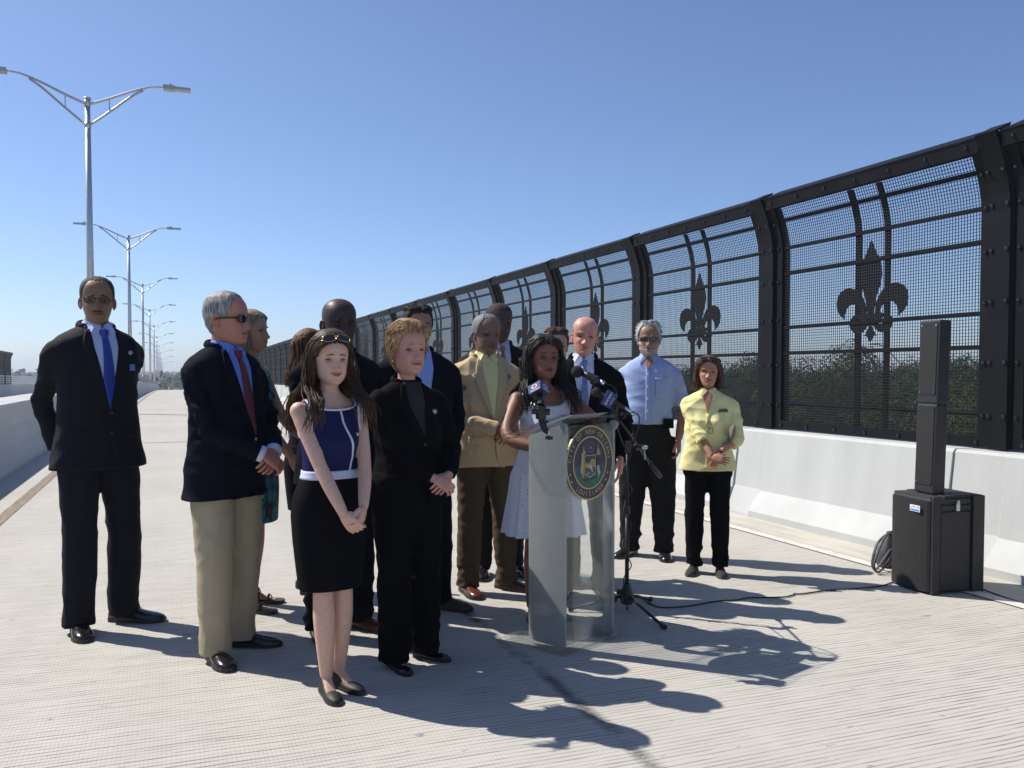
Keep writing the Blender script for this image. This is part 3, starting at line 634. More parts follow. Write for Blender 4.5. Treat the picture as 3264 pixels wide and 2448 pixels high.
stand = thing('microphone_stand', 'black boom microphone stand on three legs right of the podium', 'microphone stand', (.684, 5.23, 0))
def loc(p): return (p[0] - .684, p[1] - 5.23, p[2])
mb = MB(); mb.tube([(0, 0, .06), (0, 0, .60)], .0125, 10); mb.tube([(0, 0, .60), (0, 0, .98)], .009, 10); mb.obj('pole', Mplas, stand, smooth=True)
mb = MB(); mb.tube([(0, 0, .585), (0, 0, .635)], [.018, .016], 12); mb.obj('collar', Mplas, stand)
mb = MB(); mb.tube([(0, 0, .05), (0, 0, .09), (0, 0, .17)], [.035, .042, .02], 12); mb.tube([(-.03, 0, .12), (-.06, 0, .12)], .014, 8); mb.obj('leg_hub', Mplas, stand)
for p in ((.845, 4.865), (.865, 5.469), (.343, 5.235)):
    e = Vector(loc((p[0], p[1], .015))); mb = MB(); mb.tube([e * .04 + Vector((0, 0, .10)), e * .95 + Vector((0, 0, .003))], [.009, .009], 8); lg = mb.obj('leg', Mplas, stand, smooth=True)
    mb = MB(); mb.tube([e * .93 + Vector((0, 0, .003)), e * 1.02], [.0145, .015], 8); mb.obj('rubber_foot', Mplas, lg)
P0 = Vector(loc((.912, 5.42, .785))); P1 = Vector(loc((.436, 4.85, 1.372)))
mb = MB(); mb.tube([P0.lerp(P1, .12), P1], .0065, 8); mb.obj('boom', mat('boom_steel', (.03, .03, .032), .3, metal=.5), stand, smooth=True)
mb = MB(); mb.tube([P0, P0.lerp(P1, .16)], .0155, 10); mb.obj('counterweight', Mplas, stand, smooth=True)
J = P0.lerp(P1, .335); mb = MB(); mb.tube([(0, 0, .95), (0, 0, 1.0)], .015, 10); mb.tube([J - Vector((.03, .02, 0)), J + Vector((.03, .02, 0))], .017, 10); mb.box((-.012, -.03, .96), (.02, .0, 1.02)); mb.obj('boom_clutch', Mplas, stand)
mb = MB(); mb.tube([J + Vector((.03, .02, 0)), J + Vector((.035, 0, -.07))], .005, 6); mb.tube([J + Vector((-.035, -.02, .012)), J + Vector((-.02, -.03, .03))], .006, 6); mb.tube([J + Vector((.02, .0, .0)), J + Vector((.045, -.02, .005))], .011, 8); mb.obj('clutch_lever', Mchrome, stand)
# cable wound round the pole
mb = MB(); P = []
for i in range(60):
    z = .95 - .88 * i / 59; a = i * .42; rr = .017 + .012 * abs(math.sin(i * .3)); P.append((rr * math.cos(a), rr * math.sin(a), z))
mb.tube(P, .0035, 6); mb.obj('wound_cable', Mplas, stand, smooth=True)
m2 = thing('microphone', 'black handheld microphone with a round foam ball on the boom above the podium', 'microphone')
a, b = Vector((.385, 4.852, 1.424)), Vector((.50, 4.80, 1.367))
mb = MB(); v, f = sphere((.358, 4.86, 1.43), .034, 20, 14); mb.add(v, f); mb.obj('foam_windscreen', Mfoam, m2, smooth=True)
mb = MB(); mb.tube([a, a.lerp(b, .4), a.lerp(b, .85)], [.018, .016, .012], 14); mb.obj('microphone_body', Mplas, m2, smooth=True)
mb = MB(); mb.tube([a.lerp(b, .85), b], .0125, 12); mb.obj('connector', Mchrome, m2, smooth=True)
mb = MB(); mb.tube([a.lerp(b, .25), a.lerp(b, .65)], .022, 12); mb.tube([a.lerp(b, .5) + Vector((0, 0, -.02)), (.436, 4.85, 1.372)], .011, 8); mb.obj('clip', Mplas, m2)
mb = MB(); mb.tube(catmull([b, (.55, 4.82, 1.35), (.575, 4.86, 1.30), (.56, 4.90, 1.22), (.60, 5.0, 1.10), (.66, 5.18, .99), (.69, 5.215, .95)], 6), .0035, 6); mb.obj('microphone_cable', Mplas, m2, smooth=True)
m3 = thing('microphone', 'microphone with a flat blue station flag pointing up from the podium top', 'microphone')
a, b = Vector((.455, 4.79, 1.318)), Vector((.645, 4.78, 1.214)); d_ = (b - a).normalized()
mb = MB(); v, f = sphere(a, .027, 16, 12); mb.add(v, f); mb.obj('windscreen', Mfoam, m3, smooth=True)
mb = MB(); mb.tube([a + d_ * .01, a.lerp(b, .6), a.lerp(b, .80)], [.018, .014, .011], 12); mb.obj('microphone_body', Mplas, m3, smooth=True)
mb = MB(); mb.tube([a.lerp(b, .80), b], .0095, 12); mb.obj('connector', Mchrome, m3, smooth=True)
mb = MB(); mb.tube(catmull([b, (.69, 4.81, 1.19), (.70, 4.90, 1.12), (.68, 5.0, 1.0)], 5), .004, 6); mb.obj('microphone_cable', Mplas, m3, smooth=True)
mb = MB(); mb.tube([a.lerp(b, .6), (.56, 4.80, 1.20)], .010, 8); mb.box((.545, 4.78, 1.165), (.575, 4.82, 1.205)); mb.obj('clip', Mplas, m3)
C4 = a.lerp(b, .36); ang = math.atan2(d_.z, d_.x)
T = Matrix.Translation(C4) @ Matrix.Rotation(-ang + math.pi / 2 * 0, 4, 'Y') @ Matrix.Rotation(R(0), 4, 'X')
mb = MB(); mb.box((-.030, -.024, -.043), (.030, .024, .043), T); fl_ = mb.obj('station_flag', Mflagblue, m3, bevel=.004)
F4 = T @ Matrix.Translation((0, -.0246, 0)) @ Matrix.Rotation(R(90), 4, 'X') @ Matrix.Rotation(R(90), 4, 'Z')
put_text('WWL', .019, F4 @ Matrix.Translation((.004, .004, 0)), Mlw, 'lettering', fl_, 1.1); put_text('4', .030, F4 @ Matrix.Translation((-.030, .004, 0)), Myel, 'numeral', fl_)
put_text('CBS', .010, F4 @ Matrix.Translation((.033, .006, 0)), Mlw, 'lettering', fl_); put_text('wwltv.com', .010, F4 @ Matrix.Translation((0, -.017, 0)), Mlw, 'lettering', fl_)

# ------------------------------------------------------------------ loudspeaker, bag, cables
Mspk = mat('speaker_black', (.016, .016, .017), .55, var=.25, vscale=14, bump=.25, bscale=350)
Mgr = mat('speaker_grille_cloth', (.010, .010, .011), .8, var=.25, vscale=30, bump=.3, bscale=500)
sp = thing('loudspeaker', 'black loudspeaker box with a tall two-piece speaker column standing on the road', 'loudspeaker', (2.65, 5.62, 0), R(15))
mb = MB(); mb.box((.025, 0, .012), (.425, .36, .615)); mb.obj('cabinet', Mspk, sp, bevel=.012)
n = 10; prof = [(.024, .0)] + [(.022 - .030 * math.sin(math.pi * (i + .5) / n) ** .6, .36 * (i + .5) / n) for i in range(n)] + [(.024, .36)]
v = [(x, y, .015) for x, y in prof] + [(x, y, .60) for x, y in prof]; k = len(prof)
mb = MB(); mb.add(v, [(i, i + 1, k + i + 1, k + i) for i in range(k - 1)] + [tuple(range(k)), tuple(range(2 * k - 1, k - 1, -1)), (k - 1, 0, k, 2 * k - 1)]); mb.obj('front_grille', Mgr, sp)
for (x0, x1) in ((.028, .085), (.335, .425)):
    mb = MB(); mb.box((x0, -.022, .0), (x1, 0.001, .63)); mb.obj('corner_rail', Mspk, sp, bevel=.005)
mb = MB(); mb.box((.096, -.010, .02), (.325, .001, .53)); mb.obj('side_panel', mat('speaker_side', (.010, .010, .013), .5, var=.2, bump=.2, bscale=300), sp, bevel=.004)
mb = MB(); mb.box((.096, -.012, .545), (.325, .001, .57)); mb.box((.096, -.010, .585), (.325, .001, .612)); mb.obj('trim_band', Mspk, sp)
for k in range(4):
    mb = MB(); mb.box((.03 + .022 * k, .01, .612), (.042 + .022 * k, .35, .628)); mb.obj('top_rib', mat('speaker_rib', (.05, .05, .055), .5), sp)
mb = MB(); mb.box((.0, .0, .0), (.02, .36, .01), Matrix.Translation((.13, 0, .615))); mb.box((.13, .0, .612), (.425, .36, .632)); mb.obj('top_cover', Mspk, sp, bevel=.006)
mb = MB(); mb.box((.205, -.020, .535), (.232, -.012, .585)); mb.tube([(.218, -.018, .585), (.218, -.018, .602)], [.009, .011], 8); mb.obj('latch', mat('latch_metal', (.45, .45, .46), .3, metal=.8), sp)
lg = MB(); lg.box((-.0125, .055, .525), (-.009, .145, .566)); lgo = lg.obj('badge', Mlw, sp)
lg = MB(); lg.box((-.0135, .060, .529), (-.0125, .140, .540)); lg.obj('badge_band', mat('badge_blue', (.05, .25, .70), .4), lgo)
lg = MB()
for pts in ([(.132, .545), (.126, .545), (.118, .560), (.124, .560)], [(.110, .545), (.104, .545), (.104, .560), (.110, .560)], [(.103, .560), (.094, .548), (.098, .560)], [(.086, .545), (.080, .545), (.072, .560), (.078, .560)], [(.068, .545), (.064, .545), (.064, .560), (.068, .560)]):
    m_ = len(pts); lg.add([(-.0128, y, z) for y, z in pts], [tuple(range(m_))])
lg.obj('badge_mark', Mplas, lgo)
col = Matrix.Translation((.155, .17, .632)) @ Matrix.Rotation(R(1.6), 4, 'Y')
Mcol = mat('column_black', (.022, .022, .026), .45, var=.2, vscale=10, bump=.15, bscale=300)
for (z0, z1) in ((.0, .585), (.592, 1.135)):
    mb = MB(); mb.box((-.045, -.09, z0), (.045, .09, z1), col); bo = mb.obj('column_module', Mcol, sp, bevel=.008)
    mb = MB(); mb.box((-.0495, -.074, z0 + .055), (-.044, .074, z1 - .02), col); mb.obj('column_grille', Mgr, bo)
    for y in (-.064, .064):
        for z in (z0 + .07, z1 - .035):
            mb = MB(); mb.tube([tuple(col @ Vector((-.049, y, z))), tuple(col @ Vector((-.053, y, z)))], .005, 8); mb.obj('screw', Mchrome, bo)
bag = thing('handbag', 'dark grey handbag with two loop straps standing behind the loudspeaker', 'bag', (2.84, 6.46, 0), R(20))
Mbag = mat('bag_leather', (.045, .045, .05), .55, var=.2, vscale=15, bump=.3, bscale=80)
mb = MB(); v = []; f = []
for k, (z, w, d) in enumerate([(0, .17, .07), (.05, .19, .085), (.14, .17, .075), (.22, .13, .045), (.26, .11, .02)]):
    for j in range(20):
        a = 2 * math.pi * j / 20; v.append((w * (abs(math.cos(a)) ** .6) * (1 if math.cos(a) > 0 else -1), d * (abs(math.sin(a)) ** .7) * (1 if math.sin(a) > 0 else -1), z + .012 * math.sin(a * 3 + k)))
for k in range(4):
    for j in range(20): f.append((20 * k + j, 20 * k + (j + 1) % 20, 20 * (k + 1) + (j + 1) % 20, 20 * (k + 1) + j))
f += [tuple(range(19, -1, -1)), tuple(range(80, 100))]; mb.add(v, f); mb.obj('bag_body', Mbag, bag, smooth=True)
for y, q in ((-.05, 0), (.0, .03)):
    mb = MB(); mb.tube(catmull([(-.02, y, .22), (-.14, y - .04, .285 - q), (-.27, y - .08, .23 - q), (-.36 + q, y - .10, .08), (-.34 + q, y - .10, .02), (-.27, y - .09, .035), (-.16, y - .07, .13), (-.05, y - .02, .19)], 6), .011, 8, ell=.5); mb.obj('strap', Mbag, bag, smooth=True)
def ground_cable(pts, label):
    P = catmull([(x, y, .006) for x, y in pts], 6); mb = MB(); mb.tube(P, .0048, 6); tag(mb.obj('cable', Mplas, smooth=True), label, 'cable')
ground_cable([(.69, 5.26), (.74, 5.55), (.81, 5.583), (.844, 5.403), (.91, 5.307), (1.076, 5.339), (1.261, 5.447), (1.402, 5.48), (1.498, 5.537), (1.703, 5.548), (1.79, 5.60), (1.818, 5.641), (1.86, 5.63), (2.059, 5.725), (2.294, 5.787), (2.464, 5.85), (2.60, 5.967), (2.72, 6.05)], 'black microphone cable snaking over the road from the stand to the loudspeaker')
ground_cable([(2.98, 5.98), (3.07, 5.85), (3.099, 5.63), (3.146, 5.392), (3.20, 5.20), (3.4, 5.0)], 'black cable on the road leaving the loudspeaker towards the right edge')

# ------------------------------------------------------------------ people: helpers (local frame: x = the person's left, -y = front, z = up, 1.75 m tall before scaling)
def join(parts):
    V = []; F = []
    for v, f in parts:
        o = len(V); V += [tuple(p) for p in v]; F += [tuple(i + o for i in q) for q in f]
    return V, F
def remesh(parts, voxel, smooth=2):
    V, F = join(parts); me = bpy.data.meshes.new('t'); me.from_pydata([tuple(map(float, p)) for p in V], [], F)
    bm = bmesh.new(); bm.from_mesh(me); bmesh.ops.recalc_face_normals(bm, faces=bm.faces); bm.to_mesh(me); bm.free()
    o = bpy.data.objects.new('t', me); COL.objects.link(o)
    m = o.modifiers.new('r', 'REMESH'); m.mode = 'VOXEL'; m.voxel_size = voxel; m.use_smooth_shade = True
    if smooth: s_ = o.modifiers.new('s', 'SMOOTH'); s_.iterations = smooth; s_.factor = .5
    dg = bpy.context.evaluated_depsgraph_get(); e = o.evaluated_get(dg); m2 = e.to_mesh()
    n = len(m2.vertices); v = np.empty(n * 3, np.float32); m2.vertices.foreach_get('co', v); v = v.reshape(-1, 3).astype(float)
    nr = np.empty(n * 3, np.float32); m2.vertices.foreach_get('normal', nr); nr = nr.reshape(-1, 3)
    k = len(m2.polygons); lt = np.empty(k, np.int32); m2.polygons.foreach_get('loop_total', lt); lv = np.empty(len(m2.loops), np.int32); m2.loops.foreach_get('vertex_index', lv)
    f = []; p = 0
    if (lt == 4).all(): f = [tuple(q) for q in lv.reshape(-1, 4).tolist()]
    else:
        for c in lt.tolist(): f.append(tuple(lv[p:p + c].tolist())); p += c
    e.to_mesh_clear(); bpy.data.objects.remove(o); bpy.data.meshes.remove(me)
    return v, f, nr
def folds(v, n, amp, seed, k=(9, 9, 26), hot=(), sharp=True):
    r = np.random.RandomState(seed); v = np.asarray(v, float); d = np.zeros(len(v)); K = np.array(k, float)
    w = np.full(len(v), amp)
    for c, rad, a in hot: w += a * np.exp(-((v - np.array(c)) ** 2).sum(1) / rad ** 2)
    for j in range(6):
        q = r.normal(size=3) * K * r.uniform(.5, 1.5); ph = r.uniform(0, 6.3); q2 = r.normal(size=3) * K * .45
        s_ = np.sin(v @ q + ph + 1.6 * np.sin(v @ q2 + r.uniform(0, 6)))
        if sharp: s_ = 1 - 2 * np.abs(s_) ** .8
        d += s_ * r.uniform(.5, 1)
    return v + n * (d / 3.2 * w)[:, None]
def smooth_table(T, zs):
    T = np.array(T, float); z = T[:, 0]; fine = np.linspace(z[0], z[-1], 161); out = []
    for c in range(1, T.shape[1]):
        y = np.interp(fine, z, T[:, c]); k = np.hanning(13); k /= k.sum(); yp = np.concatenate([2 * y[0] - y[6:0:-1], y, 2 * y[-1] - y[-2:-8:-1]]); out.append(np.interp(zs, fine, np.convolve(yp, k, 'valid')))
    return np.stack(out, 1)
def loft(T, n=44, nz=34, ex=2.35, bumps=(), neck=0, ripple=None, z0=None, z1=None, off=0, yshift=0, neckback=0):
    """closed trunk-like solid from rows (z, half width, front depth, back depth)"""
    zs = np.linspace(z0 if z0 is not None else T[0][0], z1 if z1 is not None else T[-1][0], nz); FZ = np.linspace(zs[0], zs[-1], 120); FP = smooth_table(T, FZ); v = []
    for z in zs:
        for j in range(n):
            a = 2 * math.pi * j / n; c, s_ = math.cos(a), math.sin(a)      # a=0 -> front
            zz = z
            if neck: q = max(0, (z - zs[0]) / (zs[-1] - zs[0])); zz -= (neck * max(0, c) ** 1.5 + neckback * max(0, -c) ** 1.5) * q ** 6
            w, df, db = (float(np.interp(zz, FZ, FP[:, i_])) + off for i_ in range(3)); x = w * math.copysign(abs(s_) ** (2 / ex), s_); y = -(df if c > 0 else db) * math.copysign(abs(c) ** (2 / ex), c)
            if ripple: amp, cnt, ph = ripple; g_ = (zs[-1] - z) / (zs[-1] - zs[0]); m_ = 1 + amp * g_ * (math.sin(cnt * a + ph) + .5 * math.sin(cnt * 1.7 * a + 2)); x *= m_; y *= m_
            for bx, bz, sx, sz, A in bumps:
                if c > 0: y -= A * math.exp(-((x - bx) / sx) ** 2 - ((zz - bz) / sz) ** 2)
            v.append((x, y + yshift, zz))
    f = [(i * n + j, i * n + (j + 1) % n, (i + 1) * n + (j + 1) % n, (i + 1) * n + j) for i in range(nz - 1) for j in range(n)]
    f += [tuple(range(n - 1, -1, -1)), tuple(range((nz - 1) * n, nz * n))]; return v, f
def bvh_of(parts):
    V, F = join(parts); return BVHTree.FromPolygons([Vector(p) for p in V], F)
def patch(bv, z0, z1, fl, fr, off, nz=18, nx=6, thick=.003, side=-1, lim=.05):
    """strip of cloth laid on the front (side=-1) or back of a body: x runs fl(z)..fr(z)"""
    G = []; last = None
    for i in range(nz + 1):
        z = z0 + (z1 - z0) * i / nz
        for j in range(nx + 1):
            x = fl(z) + (fr(z) - fl(z)) * j / nx
            h = bv.ray_cast(Vector((x, side * 1.0, z)), Vector((0, -side, 0)))
            y = h[0].y if h[0] else (last if last is not None else side * .05)
            last = y; G.append((x, y, z))
    n = nx + 1; A = [(x, y + side * (off + thick), z) for x, y, z in G]; B_ = [(x, y + side * off * .2, z) for x, y, z in G]; m_ = len(A)
    f = [(i * n + j, i * n + j + 1, (i + 1) * n + j + 1, (i + 1) * n + j) for i in range(nz) for j in range(nx)]
    f += [tuple(m_ + q for q in reversed(t)) for t in f]
    for i in range(nz):
        for j in (0, nx): a = i * n + j; f.append((a, a + n, m_ + a + n, m_ + a))
    for j in range(nx):
        for i in (0, nz): a = i * n + j; f.append((a, a + 1, m_ + a + 1, m_ + a))
    return A + B_, f
def lin(*pts):
    X = [p[0] for p in pts]; Y = [p[1] for p in pts]; return lambda z: float(np.interp(z, X, Y))
def ik(S_, W_, a, b, pole):
    S_, W_ = Vector(S_), Vector(W_); d = W_ - S_; L = d.length; k = max(1.0, L / (a + b) * 1.001); a *= k; b *= k
    x = (a * a - b * b + L * L) / (2 * L); h = math.sqrt(max(a * a - x * x, 0)); u = d / L; p = Vector(pole); p = (p - u * p.dot(u)).normalized(); return S_ + u * x + p * h
def limb(P, rad, n=16, ell=None, m=7):
    Q = catmull([tuple(p) for p in P], m); t = np.linspace(0, 1, len(Q)); rr = np.interp(t, np.linspace(0, 1, len(rad)), rad); return tube(Q, rr.tolist(), n, True, ell)
def hand(left, W_, U, N_, curl=.45, spread=.06, sc=1.0, thumb=.6, voxel=.0042):
    U = Vector(U).normalized(); N_ = Vector(N_); N_ = (N_ - U * N_.dot(U)).normalized(); V_ = U.cross(N_) * (-1 if left else 1)
    def P(u, v, w): return tuple(Vector(W_) + (U * u + V_ * v + N_ * w) * sc)
    parts = []
    rows = [(-.045, .019, .015), (-.01, .0255, .0175), (.02, .034, .017), (.05, .040, .016), (.078, .041, .014), (.092, .038, .011)]
    v = []
    for u, hw, th in rows:
        for j in range(14):
            a = 2 * math.pi * j / 14; v.append(P(u, hw * math.copysign(abs(math.cos(a)) ** .8, math.cos(a)), th * math.sin(a) - .004 * (u > .01)))
    f = [(i * 14 + j, i * 14 + (j + 1) % 14, (i + 1) * 14 + (j + 1) % 14, (i + 1) * 14 + j) for i in range(len(rows) - 1) for j in range(14)] + [tuple(range(13, -1, -1)), tuple(range(14 * 5, 14 * 6))]
    parts.append((v, f))
    for q, (vo, L, r_) in enumerate(((.0310, .071, .0080), (.0103, .079, .0082), (-.0103, .073, .0080), (-.0300, .057, .0071))):
        a = spread * (1.5 - q) / 1.5; pos = np.array([.082, vo, 0.]); ang = curl * (.35 + .08 * q); pts = [pos - np.array([.03, 0, 0]), pos]
        for k, (fr, bd) in enumerate(((.45, .9), (.30, .9), (.25, .6))):
            pos = pos + L * fr * np.array([math.cos(ang) * math.cos(a), math.cos(ang) * math.sin(a), math.sin(ang)]); pts.append(pos); ang += curl * bd
        parts.append(tube([P(*p) for p in pts], [r_ * sc, r_ * 1.05 * sc, r_ * sc, r_ * .93 * sc, r_ * .72 * sc], 10))
    t0 = np.array([.012, .022, .004]); d1 = np.array([.72, .62 * thumb + .15, .30]); d1 /= np.linalg.norm(d1); d2 = np.array([.92, .28 * thumb, .30]); d2 /= np.linalg.norm(d2)
    parts.append(tube([P(*t0), P(*(t0 + d1 * .042)), P(*(t0 + d1 * .042 + d2 * .028)), P(*(t0 + d1 * .042 + d2 * .052))], [.0145 * sc, .0118 * sc, .0105 * sc, .0075 * sc], 10))
    v, f, n = remesh(parts, voxel * sc, 1); return v, f
# ---- head
HEADT = [  # z from chin, half width, front, back (metres)
    (-.004, .020, .062, -.030), (.004, .034, .084, -.010), (.014, .043, .091, .008), (.028, .052, .092, .030), (.045, .059, .0925, .052), (.065, .064, .092, .068), (.085, .068, .091, .080), (.105, .0715, .090, .089),
    (.125, .0745, .0925, .096), (.145, .0765, .095, .099), (.165, .0770, .0935, .099), (.185, .0745, .087, .094), (.205, .066, .073, .080), (.220, .052, .055, .061), (.230, .034, .035, .038), (.2348, .014, .014, .015)]
def head_surface(n=104, nz=100, feat=True, face=None, wide=1.0, zmin=None):
    fc = dict(smile=0, nose=1.0, nosew=1.0, lips=1.0, open=0, jaw=1.0, chin=1.0, age=.4); fc.update(face or {})
    T = np.array(HEADT); u = np.linspace(0, 1, nz); zs = -.004 + .2388 * (.5 - .5 * np.cos(np.pi * (u * .93 + .07 * u ** 2)))
    zs = np.clip(zs, -.004, .2348); w = np.interp(zs, T[:, 0], T[:, 1]) * wide; fr = np.interp(zs, T[:, 0], T[:, 2]); bk = np.interp(zs, T[:, 0], T[:, 3])
    k = np.hanning(9); k /= k.sum()
    def sm(y): yp = np.concatenate([np.full(4, y[0]), y, np.full(4, y[-1])]); return np.convolve(yp, k, 'valid')
    w, fr, bk = sm(w), sm(fr), sm(bk)
    w = w * (1 + (fc['jaw'] - 1) * np.exp(-((zs - .035) / .035) ** 2))
    uu = np.linspace(-np.pi, np.pi, n, endpoint=False); ph = uu - .38 * np.sin(uu)
    Z, PH = np.meshgrid(zs, ph, indexing='ij'); Wd, Fr, Bk = w[:, None], fr[:, None], bk[:, None]
    c, s_ = np.cos(PH), np.sin(PH); ex = 2 / 2.25
    X = Wd * np.sign(s_) * np.abs(s_) ** ex; mid = (Fr - Bk) / 2 * 0
    Y = np.where(c > 0, -Fr * np.abs(c) ** ex, Bk * np.abs(c) ** ex)
    if feat:
        g = lambda a, sx, b, sz: np.exp(-(a / sx) ** 2 - (b / sz) ** 2)
        F = (c > 0).astype(float); ax = np.abs(X)
        pn = np.interp(Z, [.054, .061, .067, .076, .090, .105, .125, .14], [0, .003, .019, .026, .0175, .0115, .004, .001]) * fc['nose']; sg = np.interp(Z, [.06, .07, .085, .11, .13], [.0125, .0125, .0095, .0070, .011]) * fc['nosew']
        D = pn * np.exp(-(X / sg) ** 2) + .0095 * g(ax - .0135 * fc['nosew'], .0055, Z - .070, .0062)
        D -= .0130 * g(ax - .0315, .0160, Z - .1145, .0115); D += .0065 * g(ax - .028, .021, Z - .1335, .0070); D += .0055 * g(ax - .043, .017, Z - .084, .016)
        zm = Z - (fc['smile'] * 7.0 * X ** 2 * 1.2); L = fc['lips']
        D += .0055 * g(X, .027, Z - .050, .020) + L * (.0040 * g(X, .019, zm - .0535, .0045) + .0048 * g(X, .017, zm - .0425, .0048)) - .0042 * g(X, .023, zm - .0482, .0020)
        D += .005 * fc['chin'] * g(X, .017, Z - .014, .011) - .003 * g(X, .018, Z - .031, .006) + fc['smile'] * .004 * g(ax - .037, .012, Z - .068, .013) - fc['smile'] * .0025 * g(ax - .031 - .0, .0035, Z - .056, .012)
        nl = .0185 + (.068 - Z) * .42; D -= fc['age'] * .0032 * np.exp(-((ax - nl) / .0026) ** 2) * np.exp(-((Z - .056) / .011) ** 2); D += fc['age'] * .0018 * g(ax - .030, .011, Z - .1005, .0035) - fc['age'] * .0016 * g(ax - .030, .013, Z - .0945, .0025)
        D -= fc['age'] * .0012 * np.exp(-(X / .035) ** 2) * (np.sin((Z - .15) * 700) > .2) * ((Z > .150) & (Z < .185))
        if fc['open']: D -= .012 * g(X, .015, Z - .046, .0055)
        Y = Y - D * F
    V = np.stack([X, Y, Z], -1).reshape(-1, 3); f = [(i * n + j, i * n + (j + 1) % n, (i + 1) * n + (j + 1) % n, (i + 1) * n + j) for i in range(nz - 1) for j in range(n)]
    return V, f, PH.reshape(-1), n, nz
def face_tones(V, PH, face, lipc, beard=None):
    fc = dict(smile=0, open=0, age=.4); fc.update(face or {}); X, Y, Z = V.T; F = np.cos(PH) > .3; ax = np.abs(X); C = np.ones((len(V), 3))
    zm = Z - fc['smile'] * 8.4 * X ** 2
    lip = F * (1 / (1 + np.exp((np.hypot(X / .0245, (zm - .0475) / (.0095 if not fc['open'] else .0125)) - 1) * 9)))
    C = C * (1 - lip[:, None]) + np.array(lipc) * lip[:, None]
    line = F * np.exp(-((zm - .0482) / .0016) ** 2) * (ax < .025); C *= (1 - .62 * line)[:, None]  # shade of the lip crease put into the tone, finer than the mesh
    if fc['open']: m_ = F * (np.hypot(X / .0165, (Z - .0465) / .0058) < 1); C *= np.where(m_[:, None], .10, 1)
    sock = F * np.exp(-((ax - .0315) / .017) ** 2 - ((Z - .116) / .011) ** 2); C *= 1 - sock[:, None] * np.array([.30, .36, .36])  # eye sockets darkened: pigment plus socket shading put into the skin tone
    blush = F * np.exp(-((ax - .042) / .02) ** 2 - ((Z - .078) / .02) ** 2); C *= 1 - blush[:, None] * np.array([-.01, .05, .04])
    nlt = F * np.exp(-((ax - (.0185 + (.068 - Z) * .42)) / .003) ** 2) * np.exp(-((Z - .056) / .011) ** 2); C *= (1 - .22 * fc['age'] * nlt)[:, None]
    nos = F * np.exp(-((ax - .0075) / .0035) ** 2 - ((Z - .0625) / .0028) ** 2); C *= (1 - .65 * nos)[:, None]
    nb = F * np.exp(-(X / .013) ** 2 - ((Z - .078) / .012) ** 2); C *= 1 - nb[:, None] * np.array([-.02, .08, .08])
    if beard:
        col, dens, kind = beard; r = np.random.RandomState(5).uniform(.75, 1.1, len(V))
        if kind == 'full': m_ = F * (1 / (1 + np.exp((Z - np.interp(ax, [0, .03, .05, .07], [.060, .050, .075, .11])) / .004))) * (1 - lip * .9)
        elif kind == 'stubble': m_ = F * (1 / (1 + np.exp((Z - np.interp(ax, [0, .03, .06], [.062, .055, .085])) / .005))) * (1 - lip)
        else: m_ = F * np.exp(-((Z - .0595) / .0042) ** 2) * (ax < .027)
        m_ = m_ * dens * r; C = C * (1 - m_[:, None]) + np.array(col) * m_[:, None]
    return C
def skin_mat(name, col, rough=.5):
    m = bpy.data.materials.new(name); m.use_nodes = True; N, L = nodes_of(m); b = N['Principled BSDF']
    a = N.new('ShaderNodeAttribute'); a.attribute_name = 'tone'; tc = N.new('ShaderNodeTexCoord')
    n = N.new('ShaderNodeTexNoise'); n.inputs['Scale'].default_value = 55; n.inputs['Detail'].default_value = 5; L.new(tc.outputs['Object'], n.inputs['Vector'])
    r = N.new('ShaderNodeMapRange'); r.inputs[1].default_value = .3; r.inputs[2].default_value = .7; r.inputs[3].default_value = .91; r.inputs[4].default_value = 1.06; L.new(n.outputs[0], r.inputs[0])
    m1 = N.new('ShaderNodeMix'); m1.data_type = 'RGBA'; m1.blend_type = 'MULTIPLY'; m1.inputs[0].default_value = 1; m1.inputs[6].default_value = (*col, 1); L.new(a.outputs['Color'], m1.inputs[7])
    m2_ = N.new('ShaderNodeMix'); m2_.data_type = 'RGBA'; m2_.blend_type = 'MULTIPLY'; m2_.inputs[0].default_value = 1; L.new(m1.outputs[2], m2_.inputs[6])
    cb = N.new('ShaderNodeCombineColor'); [L.new(r.outputs[0], cb.inputs[i]) for i in range(3)]; L.new(cb.outputs[0], m2_.inputs[7]); L.new(m2_.outputs[2], b.inputs['Base Color'])
    b.inputs['Roughness'].default_value = rough; b.inputs['Specular IOR Level'].default_value = .45; b.inputs['Subsurface Weight'].default_value = .05; b.inputs['Subsurface Radius'].default_value = (.012, .005, .003); b.inputs['Subsurface Scale'].default_value = .6
    bp = N.new('ShaderNodeBump'); bp.inputs['Strength'].default_value = .12; bp.inputs['Distance'].default_value = .003; n3 = N.new('ShaderNodeTexNoise'); n3.inputs['Scale'].default_value = 260; L.new(tc.outputs['Object'], n3.inputs['Vector']); L.new(n3.outputs[0], bp.inputs['Height']); L.new(bp.outputs[0], b.inputs['Normal'])
    return m
def hair_mat(name, c, c2, rough=.58, scale=120, stretch=(1, 1, .12)):
    return mat(name, c, rough, var=.4, vscale=scale, alt=c2, stretch=stretch, bump=.3, bscale=scale * 1.6, spec=.3, detail=3)
